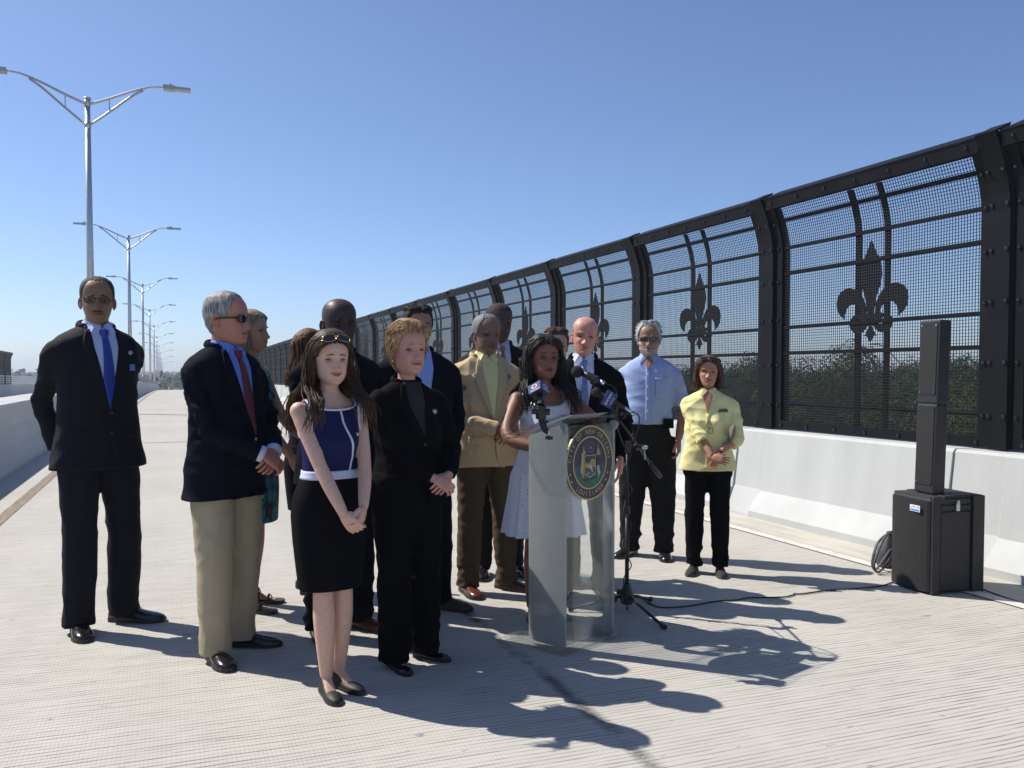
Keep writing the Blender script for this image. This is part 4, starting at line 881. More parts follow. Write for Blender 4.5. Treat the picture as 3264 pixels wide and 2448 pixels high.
# hairline tables: angle from the front (deg) -> lower edge height above the chin
HL = {'short': [(0, .192), (35, .188), (52, .165), (68, .118), (80, .098), (88, .125), (104, .100), (125, .052), (180, .036)],
      'receding': [(0, .206), (20, .214), (38, .205), (55, .168), (68, .122), (80, .100), (88, .125), (104, .100), (125, .052), (180, .036)],
      'fringe': [(0, .30), (58, .30), (70, .13), (80, .102), (88, .125), (104, .100), (125, .052), (180, .036)],
      'woman': [(0, .196), (30, .188), (50, .158), (66, .10), (80, .060), (100, .020), (180, .0)],
      'woman_back': [(0, .188), (30, .184), (50, .165), (64, .130), (80, .118), (92, .108), (104, .02), (180, .0)]}
def hair_cap(style, thick, seed=0, upper=None, rough=.0025, freq=55, wide=1.0, topboost=0., wave=0., nz=80, n=96):
    V, f, PH, n, nz = head_surface(n, nz, feat=False, wide=wide); r = np.random.RandomState(seed); deg = np.degrees(np.abs(PH)); T = HL[style]; zl = np.interp(deg, [t[0] for t in T], [t[1] for t in T]) + .0025 * np.sin(PH * 23 + seed) + .0015 * np.sin(PH * 57)
    q = np.clip((V[:, 2] - zl) / np.interp(deg, [0, 50, 90, 180], [.034, .028, .018, .018]), -.6, 1)
    if upper is not None: zu = upper + .004 * np.sin(PH * 9); q = np.minimum(q, np.clip((zu - V[:, 2]) / .016, -.6, 1))
    c = np.array([0, .0, .11]); N_ = V - c; N_ /= np.linalg.norm(N_, axis=1)[:, None]
    t = thick * np.clip(q, 0, 1) ** .6 * (1 + topboost * np.clip((V[:, 2] - .14) / .09, 0, 1))
    no = np.zeros(len(V))
    for k in range(5): qv = r.normal(size=3) * freq * (1, 1, .5); no += np.sin(V @ qv + r.uniform(0, 6) + 1.5 * np.sin(V @ (qv[::-1] * .4)))
    t = t + rough * no / 2 * np.clip(q, 0, 1) - .003 * (q <= 0)
    if wave: t += wave * np.sin(PH * 7 + V[:, 2] * 40) * np.clip(q, 0, 1)
    V2 = V + N_ * t[:, None]; keep = q > -.15; F = [t_ for t_ in f if all(keep[i] for i in t_)]
    top = np.where(V[:, 2] > .2345)[0]
    if keep[(nz - 1) * n]: F.append(tuple(range((nz - 1) * n, nz * n)))
    used = sorted({i for t_ in F for i in t_}); mp = {o: i for i, o in enumerate(used)}
    return V2[used], [tuple(mp[i] for i in t_) for t_ in F]
def locks(n, phr, zend, seed, out=.012, spread=.03, wav=.012, r0=.0065, front=0., both=True, zroot=(.12, .225), shoulder=.125, curl=0., wide=1.0, yb=.0, sides=(1, -1), wf=22, part=None):
    """strand bundles rooted on the scalp, falling past the chin; returned in the head frame as lists of (points, radii)"""
    r = np.random.RandomState(seed); T = np.array(HEADT); out_l = []
    for k in range(n):
        a0 = math.radians(r.uniform(*phr)) * (sides[k % len(sides)]); zr = r.uniform(*zroot); ze = r.uniform(*zend) if hasattr(zend, '__len__') else zend
        lv = list(np.linspace(zr, ze, max(6, int((zr - ze) / .035)))); pts = []; ph = r.uniform(0, 6.3); o_ = out * r.uniform(.4, 1.5); j1, j2 = r.normal(0, .006, 2); A = a0 * (.88 if zr > .17 else 1.0)
        for i, z in enumerate(lv):
            zc = min(max(z, .0), .234); w = np.interp(max(zc, .09), T[:, 0], T[:, 1]) * wide; fr = np.interp(max(zc, .09), T[:, 0], T[:, 2]) * .95; bk = np.interp(max(zc, .08), T[:, 0], T[:, 3])
            t = i / (len(lv) - 1); ang = A * (1 - .0 * t); q = o_ + spread * max(0, (zr - z) / .35) ** 1.2
            c, s_ = math.cos(ang), math.sin(ang); x = (w + q) * s_; y = -(fr if c > 0 else bk) * c - q * c
            if z < .0:
                g_ = min(1, -z / .07); yt = (-shoulder if (front and (k / n) < front) else shoulder + .01); y = y * (1 - g_) + (yt + j1 * 2) * g_; x = x * (1 + .15 * g_)
            wv = wav * min(1, (zr - z) / .12); x += wv * math.sin(z * wf + ph) + j1 * min(1, i / 3); y += wv * .8 * math.cos(z * wf * 1.1 + ph) + j2 * min(1, i / 3) + yb
            if curl and t > .75: x += -curl * (t - .75) * 4 * math.copysign(1, s_) * math.sin(ph)
            pts.append((x, y, z))
        rr = [r0 * r.uniform(.7, 1.2) * (.55 + .6 * math.sin(math.pi * min(1, .15 + .8 * i / (len(lv) - 1)))) for i in range(len(lv))]; rr[-1] *= .25; out_l.append((pts, rr))
    return out_l
def tufts(n, phr, zr, dphi, dz, seed, out=.012, r0=.0028, wav=.003, wide=1.0, jit=.25, lift=0.):
    r = np.random.RandomState(seed); T = np.array(HEADT); o = []
    for k in range(n):
        sd = 1 if k % 2 else -1; a0 = r.uniform(*phr); z0 = r.uniform(*zr); L = r.uniform(.7, 1.2); ph = r.uniform(0, 6.3); pts = []; oo = out * r.uniform(.75, 1.2)
        for i in range(8):
            t = i / 7; a = R(a0 + dphi * t * L + r.normal(0, 1.2)) * sd; z = min(max(z0 + dz * t * L + .012 * math.sin(math.pi * t) * (z0 > .18), -.02), .232); w = np.interp(z, T[:, 0], T[:, 1]) * wide; fr = np.interp(z, T[:, 0], T[:, 2]); bk = np.interp(z, T[:, 0], T[:, 3])
            q = oo * (.35 + .75 * min(1, t * 2.2)) + lift * t + wav * math.sin(ph + t * 5); c, s_ = math.cos(a), math.sin(a); pts.append(((w + q) * s_, -(fr if c > 0 else bk) * c - q * c, z + q * .75 * max(0, (z - .12) / .11)))
        rr = [r0 * (.5 + .8 * math.sin(math.pi * (.12 + .8 * i / 7))) for i in range(8)]; rr[-1] *= .3; o.append((pts, rr))
    return o
def ear(side):
    s_ = side; parts = []; v, f = sphere((0, 0, 0), (.006, .0155, .027), 12, 10); parts.append(([(s_ * (.0735 + x + .010 * max(0, y / .0155)), .012 + y + .004 * z / .03, .102 + z) for x, y, z in v], f))
    P = []
    for i in range(11):
        a = R(-85 + i * 24); P.append((s_ * (.0765 + .009 * max(0, math.cos(a))), .011 + .0150 * math.cos(a), .105 + .0255 * math.sin(a)))
    parts.append(tube(P, .0036, 6)); v, f = sphere((s_ * .076, .004, .079), (.004, .007, .008), 8, 6); parts.append((v, f)); return join(parts)
Mlash = mat('lash_line', (.015, .010, .008), .6)
Meye = mat('eye_white', (.60, .57, .54), .25, var=.03); Miris = mat('iris_dark', (.03, .018, .012), .15, var=.1); Mpearl = mat('pearl', (.75, .73, .68), .25)
Mlens = mat('dark_lens', (.006, .007, .009), .06, spec=.8, var=.05); Mglassclr = clear_mat('spectacle_lens', (.84, .86, .88), .35, .02); Mgoldm = mat('gold_wire', (.75, .55, .25), .25, metal=1.0)
Mblackframe = mat('dark_frame', (.02, .016, .014), .3)
SKINS = {}
def emesh(V, F, name): me = bpy.data.meshes.new(name); me.from_pydata([tuple(map(float, p)) for p in V], [], F); return me
JM = [(.80, .205, .130, .135), (.90, .205, .132, .138), (1.0, .192, .130, .122), (1.10, .182, .128, .108), (1.20, .188, .130, .110), (1.30, .200, .130, .120), (1.375, .206, .118, .126), (1.425, .200, .102, .120), (1.458, .172, .082, .100), (1.488, .108, .064, .078), (1.512, .072, .058, .062)]
JW = [(.84, .178, .125, .140), (.92, .180, .122, .140), (1.02, .158, .110, .115), (1.10, .146, .106, .102), (1.20, .155, .110, .102), (1.28, .166, .108, .108), (1.35, .172, .100, .110), (1.40, .165, .086, .104), (1.44, .130, .070, .085), (1.47, .080, .056, .064), (1.49, .058, .050, .052)]
BW = [(.84, .160, .110, .125), (.92, .166, .108, .130), (1.0, .150, .100, .112), (1.08, .128, .092, .092), (1.15, .126, .092, .088), (1.22, .134, .096, .090), (1.30, .146, .098, .098), (1.36, .152, .088, .098), (1.40, .146, .075, .090), (1.435, .115, .060, .076), (1.46, .075, .050, .058), (1.48, .052, .045, .048)]
def person(label, x, y, yaw, H, sex='m', skin=(.5, .3, .2), head=(0, 0, 0), hk=1.0, wrists=None, hands=None, elbows=None, feet=((-.11, 0, -12), (.11, 0, 12)), face=None, lipc=(.72, .52, .50), beard=None,
           hair=None, hairmat=None, outfit=None, broad=1.0, belly=0., skinname=None, hires=True, bust=None, glasses=None, lean=(0, 0), brow=1.0, squint=.5, res=1.0, browcol=None, bend=0):
    root = thing('person', label, 'person', (x, y, 0), R(yaw)); k = H / 1.75; root.scale = (k, k, k)
    o = outfit; men = sex == 'm'; P = {}; sk = skin_mat(skinname or 'skin', skin)
    base = JM if men else BW; T = [(z, w * broad, df + belly * math.exp(-((z - 1.05) / .16) ** 2), db) for z, w, df, db in base]
    bumps = bust or ()
    sx_ = (.186 if men else .154) * broad; SH = {1: Vector((sx_, .005, 1.388 if men else 1.384)), -1: Vector((-sx_, .005, 1.388 if men else 1.384))}
    ua, fa = (.30, .262) if men else (.285, .245)
    wr = wrists or {1: (.24, -.02, .86), -1: (-.24, -.02, .86)}; el = elbows or {}
    EL_ = {s_: ik(SH[s_], wr[s_], ua, fa, el.get(s_, (s_ * .6, .7, -.2))) for s_ in (1, -1)}
    hw_ = .088 if men or 'trousers' in o else .066; hips = {1: Vector((hw_, .0, .90)), -1: Vector((-hw_, .0, .90))}
    ft = {-1: feet[0], 1: feet[1]}; KN = {}; AN = {}
    for s_ in (1, -1):
        fx, fy, fa_ = ft[s_]; AN[s_] = Vector((fx, fy, .085)); q = R(fa_); KN[s_] = (hips[s_] + AN[s_]) / 2 + Vector((0, 0, .02)) + Vector((math.sin(q), -math.cos(q), 0)) * (.018 + bend)
    # ---- skin body
    neck_r = .056 if men else .046; hp, hy_, hr = head[1], head[0], head[2] if len(head) > 2 else 0
    HM = Matrix.Translation((0, -.018, 1.515)) @ Matrix.Rotation(R(hy_), 4, 'Z') @ Matrix.Rotation(R(hr), 4, 'Y') @ Matrix.Rotation(R(-hp), 4, 'X') @ Matrix.Scale(hk, 4)
    def Hx(V): A = np.array(V, float); return A @ np.array(HM.to_3x3()).T + np.array(HM.translation)
    nk = HM @ Vector((0, .018, .055)); bare = o.get('bare', False)
    arm_r = ([.050, .049, .043, .038, .038, .033, .026] if men else [.043, .042, .037, .033, .034, .029, .0225]); af = o.get('armfat', 1.0); arm_r = [a * af for a in arm_r]; covered = 'jacket' in o
    if covered: arm_r = ([a * .70 for a in arm_r[:2]] + [a * .58 for a in arm_r[2:4]] + ([a * .62 for a in arm_r[4:6]] if not o['jacket'].get('slen') else arm_r[4:6]) + arm_r[6:])
    if o.get('bare_arm'): parts_t = []
    ins = (lambda z: .020 + .022 * max(0, min(1, (1.10 - z) / .12))) if (covered or 'trousers' in o) else (lambda z: 0.)
    tb = loft([(z, w - ins(z), df - ins(z), db - ins(z)) for z, w, df, db in T], bumps=bumps if not covered else [(a, b, c, d, e * .5) for a, b, c, d, e in bumps], n=36, nz=30)
    parts = [tb, tube([(0, .008, 1.43), (0, .0, 1.50), tuple(nk)], [neck_r * 1.12, neck_r, neck_r * .97], 18)]
    for s_ in (1, -1):
        parts.append(limb([SH[s_], EL_[s_], Vector(wr[s_])] if not covered else [SH[s_], SH[s_].lerp(EL_[s_], .5), EL_[s_], EL_[s_].lerp(Vector(wr[s_]), .5), Vector(wr[s_])], arm_r, 14, m=7 if not covered else 4)); 
        parts.append(sphere(tuple(SH[s_]), arm_r[0] * (1.06 if not covered else .95), 12, 8))
        thin = .82 if 'trousers' in o else 1.0
        L_ = ([.085, .078, .062, .050, .052, .045, .036] if men else [.082, .074, .057, .047, .053, .039, .029]); q = R(ft[s_][2])
        lf = o.get('legfat', 1.0)
        parts.append(limb([hips[s_], KN[s_], AN[s_] + Vector((0, 0, .0))], [r_ * lf * thin for r_ in L_], 16))
        if lf and o.get('bare'):   # calf muscle
            c_ = KN[s_].lerp(AN[s_], .32) + Vector((-math.sin(q), math.cos(q), 0)) * .018; parts.append(sphere(tuple(c_), (.040 * lf, .040 * lf, .085), 12, 10))
        if o.get('foot'):   # bare foot in pump / sandal
            lift = o['foot'] if not isinstance(o['foot'], str) else .02; v = []
            F_ = [(.040, .014, .07 + lift * .2, lift + .008), (.030, .022, .085 + lift * .3, lift + .004), (-.01, .023, .090 + lift * .2, lift * .9), (-.05, .026, .062 + lift * .1, lift * .6), (-.09, .030, .034, .014), (-.125, .030, .026, .014), (-.15, .018, .022, .014)]
            for yy, w, zt, zb in F_:
                for j in range(12):
                    a = 2 * math.pi * j / 12; xx = w * math.cos(a); zz = (zt + zb) / 2 + (zt - zb) / 2 * math.sin(a); v.append((AN[s_].x + xx * math.cos(q) - yy * math.sin(q), AN[s_].y + xx * math.sin(q) + yy * math.cos(q), zz))
            parts.append((v, [(i * 12 + j, i * 12 + (j + 1) % 12, (i + 1) * 12 + (j + 1) % 12, (i + 1) * 12 + j) for i in range(6) for j in range(12)] + [tuple(range(11, -1, -1)), tuple(range(72, 84))]))
    bv_, bf_, _ = remesh(parts, (.0065 if bare else .012) * res, 3 if bare else 2); allp = [(bv_, bf_)]
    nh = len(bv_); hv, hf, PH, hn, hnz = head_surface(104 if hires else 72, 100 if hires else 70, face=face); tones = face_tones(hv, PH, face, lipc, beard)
    if face and face.get('beardvol'):
        X_, Y_, Z_ = hv.T; m_ = (np.cos(PH) > .3) * (1 / (1 + np.exp((Z_ - np.interp(np.abs(X_), [0, .03, .05, .07], [.036, .040, .070, .10])) / .004))); nn = hv - np.array([0, 0, .08]); nn /= np.linalg.norm(nn, axis=1)[:, None]
        hv = hv + nn * (m_ * (.011 + .003 * np.sin(hv @ np.array([300, 90, 210])) + .002 * np.sin(hv @ np.array([-200, 190, 310]))))[:, None]
    hf = hf + [tuple(range(hn - 1, -1, -1)), tuple(range((hnz - 1) * hn, hnz * hn))]
    allp.append((Hx(hv), hf)); tcol = [np.ones((nh, 3)), tones]
    for s_ in (1, -1):
        ev, ef = ear(s_); allp.append((Hx(ev), ef)); tcol.append(np.tile([1.02, .86, .84], (len(ev), 1)))
    hb = BVHTree.FromPolygons([Vector(p) for p in hv.tolist()], hf)
    def fy(x_, z_): h = hb.ray_cast(Vector((x_, -1, z_)), Vector((0, 1, 0))); return h[0].y if h[0] else -.09
    eyes = []; iris = []; lids = []
    for s_ in (1, -1):
        ex_, ez = s_ * .0315, .1145; ys = fy(ex_, ez); c = Vector((ex_, ys + .0078, ez)); eyes.append(sphere(tuple(c), .0116, 14, 10)); iris.append(sphere((ex_ + .0005, c.y - .0062, ez - .0012), (.0066, .0062, .0066), 10, 8))
        for up in (1, -1):
            v = []; n1, n2 = 14, 7; cut = (.12 - .30 * squint) if up > 0 else (-.42 + .25 * squint)
            for i in range(n1 + 1):
                az = math.pi * (i / n1 - .5) * 1.02
                for j in range(n2 + 1):
                    lo = cut * (1 - .25 * (az * 1.0) ** 2 * .0) + .0; e0 = lo + (up * 1.45 - lo) * j / n2; rr = .0127 if j else .0129; v.append((c.x + rr * math.cos(e0) * math.sin(az) * 1.18, c.y - rr * math.cos(e0) * math.cos(az), c.z + rr * math.sin(e0)))
            lids.append((v, [(i * (n2 + 1) + j, (i + 1) * (n2 + 1) + j, (i + 1) * (n2 + 1) + j + 1, i * (n2 + 1) + j + 1) for i in range(n1) for j in range(n2)]))
    lv, lf_ = join(lids); allp.append((Hx(lv), lf_)); tcol.append(np.tile([.70, .56, .52], (len(lv), 1)))
    hd = hands or {}
    for s_ in (1, -1):
        U, N_, cu = hd.get(s_, ((wr[s_] - EL_[s_]) if isinstance(wr[s_], Vector) else (Vector(wr[s_]) - EL_[s_]), (-s_, 0, 0), .45))[:3]
        if o.get('nohands'): continue
        v, f = hand(s_ > 0, wr[s_], U, N_, cu, sc=1.0 if men else .9, voxel=.0036 if hires else .006); allp.append((v, f)); tcol.append(np.tile([1.0, .95, .94], (len(v), 1)))
    V, F = join(allp); me = emesh(V, F, 'body'); C = np.concatenate(tcol); C = np.concatenate([C, np.ones((len(C), 1))], 1)
    at_ = me.color_attributes.new('tone', 'FLOAT_COLOR', 'POINT'); at_.data.foreach_set('color', C.astype(np.float32).ravel()); body = link('body', me, sk, root, smooth=True)
    def part(name, vf, m_, parent=root, smooth=True, inhead=False, fixn=True):
        v, f = vf[0], vf[1]
        if inhead: v = Hx(v)
        return link(name, emesh(v, f, name), m_, parent, smooth, fixn=fixn)
    if glasses != 'sun':
        for i in range(2): e_ = part('eye', eyes[i], Meye, inhead=True); part('iris', iris[i], Miris, e_, inhead=True)
    if glasses != 'sun':
        for s_ in (1, -1):
            c_ = np.mean(np.array(eyes[0 if s_ > 0 else 1][0]), 0); e0 = .12 - .30 * squint; pts = [(c_[0] + .0137 * math.cos(e0) * math.sin(a) * 1.18, c_[1] - .0137 * math.cos(e0) * math.cos(a), c_[2] + .0132 * math.sin(e0)) for a in np.linspace(-1.25, 1.25, 9)]
            part('eyelash', tube(pts, [.0008, .0018, .0024, .0026, .0026, .0026, .0024, .0018, .0008], 5), Mlash, inhead=True)
    if brow:
        for s_ in (1, -1):
            pts = []
            for i in range(9):
                x_ = s_ * (.013 + .034 * i / 8); z_ = .1335 + .0045 * math.sin(math.pi * (i / 8) ** .8) - .003 * (i / 8) + (face or {}).get('browup', 0) * .004; pts.append((x_, fy(x_, z_) - .0012, z_))
            part('eyebrow', tube(pts, [.0026 * brow, .0042 * brow, .0048 * brow, .0048 * brow, .0044 * brow, .004 * brow, .0034 * brow, .0026 * brow, .001], 6, ell=.6), browcol or hairmat, inhead=True)
    if (face or {}).get('moustache'):
        pts = [(x_, fy(x_, .0595 - abs(x_) * .12) - .002, .0600 - abs(x_) * .12) for x_ in np.linspace(-.027, .027, 13)]; part('moustache', tube(pts, [.001, .003, .0042, .0048, .005, .0048, .0044, .0048, .005, .0048, .0042, .003, .001], 8, ell=.55), (face['moustache']), inhead=True)
    if (face or {}).get('teeth'): part('teeth', ([(x_, fy(0, .05) + .0045 + abs(x_) * .25, z_) for z_ in (.0475, .0515) for x_ in np.linspace(-.012, .012, 7)], [(i, i + 1, 8 + i, 7 + i) for i in range(6)]), Mlw, inhead=True)
    # ---- hair
    if hair:
        allh = []
        if 'cap' in hair: allh.append(hair_cap(**hair['cap']))
        for L_ in hair.get('locks', []):
            for pts, rr in locks(**L_):
                A = np.array(pts); out_ = []
                for p in A:   # below the chin the hair follows the shoulders more than the head
                    fr_ = 1.0 if p[2] > 0 else max(0.25, 1 + p[2] / .12); M_ = Matrix.Translation((0, -.018, 1.515)) @ Matrix.Rotation(R(hy_ * fr_), 4, 'Z') @ Matrix.Rotation(R(-hp * max(0, fr_)), 4, 'X') @ Matrix.Scale(hk, 4); out_.append(tuple(M_ @ Vector(p)))
                allh.append(('w', tube(out_, rr, 5)))
        for L_ in hair.get('tufts', []):
            for pts, rr in tufts(**L_): v_, f_ = tube(pts, rr, 5); allh.append((v_, f_))
        VV = []
        for h_ in allh:
            if h_[0] is not None and isinstance(h_[0], str): VV.append(h_[1])
            else: VV.append((Hx(h_[0]), h_[1]))
        v, f = join(VV); part('hair', (v, f), hairmat)
    # ---- glasses
    if glasses in ('clear', 'sun', 'ontop', 'aviator', 'fine'):
        gm = MB(); fm = []; z0, dz, yo = .1135, 0., 0.
        G4 = Matrix.Identity(4)
        if glasses in ('ontop', 'aviator'): G4 = Matrix.Translation((0, -.096, .221)) @ Matrix.Rotation(R(-48), 4, 'X') @ Matrix.Translation((0, .104, -.1135))
        fr_m = {'clear': Mblackframe, 'sun': Mblackframe, 'ontop': Mblackframe, 'aviator': Mgoldm, 'fine': mat('bronze_wire', (.35, .2, .1), .3, metal=.8)}[glasses]; rw, rh = {'clear': (.0235, .0145), 'sun': (.026, .0165), 'ontop': (.027, .018), 'aviator': (.029, .023), 'fine': (.0225, .0145)}[glasses]
        def tr(p): return tuple(G4 @ Vector(p))
        root_g = None; ring_obj = []
        ysurf = min(fy(.0315, .128), fy(.03, .1)) - .010
        for s_ in (1, -1):
            cx_ = s_ * .0335; ring = []
            for i in range(24):
                a = 2 * math.pi * i / 24; e_ = .75; x_ = rw * math.copysign(abs(math.cos(a)) ** e_, math.cos(a)); z_ = rh * math.copysign(abs(math.sin(a)) ** e_, math.sin(a)); ring.append(tr((cx_ + x_, ysurf + .16 * abs(cx_ + x_) ** 1.0 * (abs(cx_ + x_) / .06) ** 1.2, z0 + z_ - (.003 if glasses == 'aviator' and s_ * x_ > 0 else 0))))
            c_ = np.mean(np.array(ring), 0); lens = ([tuple(c_ + np.array(G4.to_3x3() @ Vector((0, -.002, 0))))] + ring, [(0, 1 + i, 1 + (i + 1) % 24) for i in range(24)])
            fm.append((ring, lens))
        fr = MB()
        for ring, _ in fm: fr.tube(ring + [ring[0], ring[1]], .0018 if glasses in ('clear', 'ontop', 'sun') else .0010, 6)
        fr.tube([tr((-.011, ysurf, z0 + .005)), tr((0, ysurf - .002, z0 + .008)), tr((.011, ysurf, z0 + .005))], .0016, 6)
        for s_ in (1, -1): fr.tube([tr((s_ * .0585, ysurf + .012, z0 + .004)), tr((s_ * .074, -.045, z0 + .003)), tr((s_ * .079, .005, z0)), tr((s_ * .078, .03, z0 - .02))] if glasses not in ('aviator', 'ontop') else [tr((s_ * .0585, ysurf + .012, z0 + .004)), tr((s_ * .078, -.045, z0 - .002)), tr((s_ * .086, .0, z0 - .02))], [.0022 if glasses == 'sun' else .0014] * (4 if glasses not in ('aviator', 'ontop') else 3), 6, ell=1.8 if glasses == 'sun' else 1)
        fo = part('glasses' if glasses in ('clear', 'fine') else 'sunglasses', (Hx(fr.v).tolist(), fr.f), fr_m)
        for _, lens in fm: part('lens', lens, Mglassclr if glasses in ('clear', 'fine') else Mlens, fo, inhead=True)
    if o.get('earring'):
        for s_ in (1, -1): part('earring', sphere((s_ * .0815, .000, .071 - o['earring'] * 1.2), (.0035, .0035, o['earring']), 8, 6), Mpearl, inhead=True)
    # ---- legs and shoes
    if 'trousers' in o:
        t = o['trousers']; hw = t.get('hem', .066); kw = t.get('knee', .078); th_ = t.get('thigh', .098); Pt = []; hot = []
        zt = t.get('top', 1.02); Pt.append(loft([(.80, .170 * broad, .105, .115), (.90, .180 * broad, .112 + belly * .5, .128), (.98, .172 * broad, .112 + belly * .8, .12), (zt, .160 * broad, .108 + belly, .108)], n=30, nz=12))
        for s_ in (1, -1):
            a_ = AN[s_]; q = R(ft[s_][2]); kn = KN[s_]; Pt.append(limb([hips[s_] + Vector((s_ * .0, 0, .0)), kn, Vector((a_.x - math.sin(q) * .012 * 0, a_.y - .008, t.get('hemz', .035)))], [th_, th_ * .98, kw * 1.08, kw, (kw + hw) / 2, hw, hw * 1.03], 20, 1.0))
            hot += [(kn, .12, .009), (a_ + Vector((0, 0, .03)), .12, .018), (hips[s_], .14, .007)]
        v, f, n = remesh(Pt, .0095 * res, 3); v = folds(v, n, t.get('fold', .0035), len(label) * 53 + 5, (15, 15, 17), hot); tr_o = part('trousers', (v, f), t['mat'])
        if t.get('belt'):
            zb = zt - .012; part('belt', loft([(zb - .016, .166 * broad, .114 + belly, .112), (zb + .018, .164 * broad, .113 + belly, .110)], n=36, nz=3, off=.004), mat('black_leather', (.015, .013, .012), .35)); y_ = -(.120 + belly); mb = MB(); mb.tube([(x_, y_, z_ + zb) for x_, z_ in ((-.022, -.014), (.022, -.014), (.022, .016), (-.022, .016), (-.022, -.014))], .003, 6); link('belt_buckle', mb.mesh('b'), Mchrome, root)
    if 'shoe' in o:
        for s_ in (1, -1):
            fx, fy_, fa_ = ft[s_]; q = R(fa_); st = o.get('shoestyle', 'dress'); sl_ = 1.0 if men else .90
            St = {'dress': [(.078, .018, .050), (.068, .031, .080), (.02, .036, .092), (-.03, .037, .082), (-.08, .044, .062), (-.13, .049, .050), (-.17, .044, .043), (-.20, .031, .034), (-.217, .012, .022)],
                  'pump': [(.062, .018, .10), (.052, .029, .108), (.01, .033, .070), (-.04, .034, .050), (-.09, .039, .040), (-.13, .043, .043), (-.165, .038, .039), (-.195, .026, .030), (-.212, .009, .018)],
                  'flat': [(.060, .018, .052), (.050, .028, .060), (.01, .031, .035), (-.04, .033, .026), (-.09, .037, .028), (-.13, .040, .036), (-.165, .036, .034), (-.195, .024, .026), (-.21, .009, .016)]}[st if st in ('dress', 'pump', 'flat') else 'dress']
            v = []; m_ = 15
            def put(xx, yy, zz): return (fx + xx * math.cos(q) - yy * sl_ * math.sin(q), fy_ + xx * math.sin(q) + yy * sl_ * math.cos(q), zz)
            for yy, w, h in St:
                w *= sl_
                for j in range(m_): a = math.pi * j / (m_ - 1); v.append(put(w * math.cos(a), yy, .012 + (h - .012) * math.sin(a) ** .75))
            f = [(i * m_ + j, i * m_ + j + 1, (i + 1) * m_ + j + 1, (i + 1) * m_ + j) for i in range(len(St) - 1) for j in range(m_ - 1)] + [tuple(range(m_)), tuple((len(St) - 1) * m_ + j for j in range(m_ - 1, -1, -1))]
            if st == 'sandal': sh_ = None
            else: sh_ = part('shoe', (v, f), o['shoe'])
            ol = [(w * sl_ + .003, yy) for yy, w, h in St]; pl_ = [put(x_, y_ , 0) for x_, y_ in ol] + [put(-x_, y_, 0) for x_, y_ in ol[::-1]]; n_ = len(pl_)
            hl = .018 if st != 'pump' else .016
            sv = [(a, b, .001) for a, b, c in pl_] + [(a, b, hl) for a, b, c in pl_]; so2 = part('sole', (sv, [tuple(range(n_)), tuple(range(2 * n_ - 1, n_ - 1, -1))] + [(i, n_ + i, n_ + (i + 1) % n_, (i + 1) % n_) for i in range(n_)]), o.get('sole', Mplas), sh_ or root, smooth=False)
            if st == 'pump':
                wv = []
                for yy, w, zt in ((.058, .022, .055), (.0, .026, .050), (-.05, .028, .028), (-.09, .03, .016)): wv += [put(w * sl_, yy, .001), put(w * sl_, yy, zt), put(-w * sl_, yy, zt), put(-w * sl_, yy, .001)]
                part('heel', (wv, [(4 * i + j, 4 * i + (j + 1) % 4, 4 * i + 4 + (j + 1) % 4, 4 * i + 4 + j) for i in range(3) for j in range(4)] + [(0, 1, 2, 3), (15, 14, 13, 12)]), o['shoe'], sh_)
            if st == 'sandal':
                for yy, w, zt, zt2 in ((-.125, .041, .048, 0), (-.055, .036, .088, 0), (.0, .033, .125, .0)):
                    part('strap', tube([put(w * math.cos(a), yy + .01 * math.sin(a), .012 + (zt - .012) * math.sin(a)) for a in np.linspace(0, math.pi, 12)], .0085, 6, ell=.35), o['shoe'], so2)
            elif st == 'dress' and men:
                for kx in range(4): part('lace', tube([put(x_, -.045 - .014 * kx, .079 - .006 * kx + .004) for x_ in (-.014, 0, .014)], .0018, 5), Mplas, sh_)
    # ---- jacket, shirt, tie
    if 'jacket' in o:
        j = o['jacket']; JT = T if men else [(z, w * broad, df + belly * math.exp(-((z - 1.05) / .16) ** 2), db) for z, w, df, db in JW]; zh = j.get('hem', .80)
        JT = [r_ for r_ in JT if r_[0] >= zh]; JT = [(zh, JT[0][1] + j.get('flare', 0), JT[0][2] + j.get('flare', 0), JT[0][3])] + [r_ for r_ in JT if r_[0] > zh + .02]
        tz = loft(JT, n=48, nz=36, bumps=bumps, off=j.get('loose', .0)); sr = j.get('sleeve', [.058, .062, .058, .054, .052, .048, .047] if men else [.052, .057, .052, .048, .047, .044, .042])
        sleeves = []; hot = []
        for s_ in (1, -1):
            d = (Vector(wr[s_]) - EL_[s_]).normalized(); cuff = Vector(wr[s_]) - d * j.get('cuff', .012); E_ = EL_[s_]
            if j.get('slen'): cuff = EL_[s_].lerp(cuff, j['slen']) if j['slen'] > 0 else None
            Pp = [SH[s_] + Vector((-s_ * .050, 0, .006)), SH[s_].lerp(E_, .10), SH[s_].lerp(E_, .5), E_] + ([E_.lerp(cuff, .5), cuff] if cuff else [])
            if not cuff: Pp = [SH[s_] + Vector((-s_ * .050, 0, .006)), SH[s_].lerp(E_, .10), SH[s_].lerp(E_, .5), SH[s_].lerp(E_, .86)]
            sleeves.append(limb(Pp, sr, 18, m=5)); hot += [(E_, .09, j.get('wr', .014)), (SH[s_].lerp(E_, .45), .12, j.get('wr', .014) * .7), (SH[s_] + Vector((0, -.03, -.10)), .07, j.get('wr', .014) * .6)]
        v, f, n = remesh([tz] + sleeves, j.get('vox', .0085) * res, 4)
        v = folds(v, n, j.get('fold', .0045), (len(label) * 37 + 11) % 9999, (17, 17, 26), hot); jo = part(j.get('name', 'jacket'), (v, f), j['mat'])
        fb_ = bvh_of([tz]); nz_ = JT[-1][0]; sc_z = nz_ - 1.512
        def Z(z): return z + sc_z
        vb = j.get('vbot', 1.13); vw = j.get('vwid', .058)
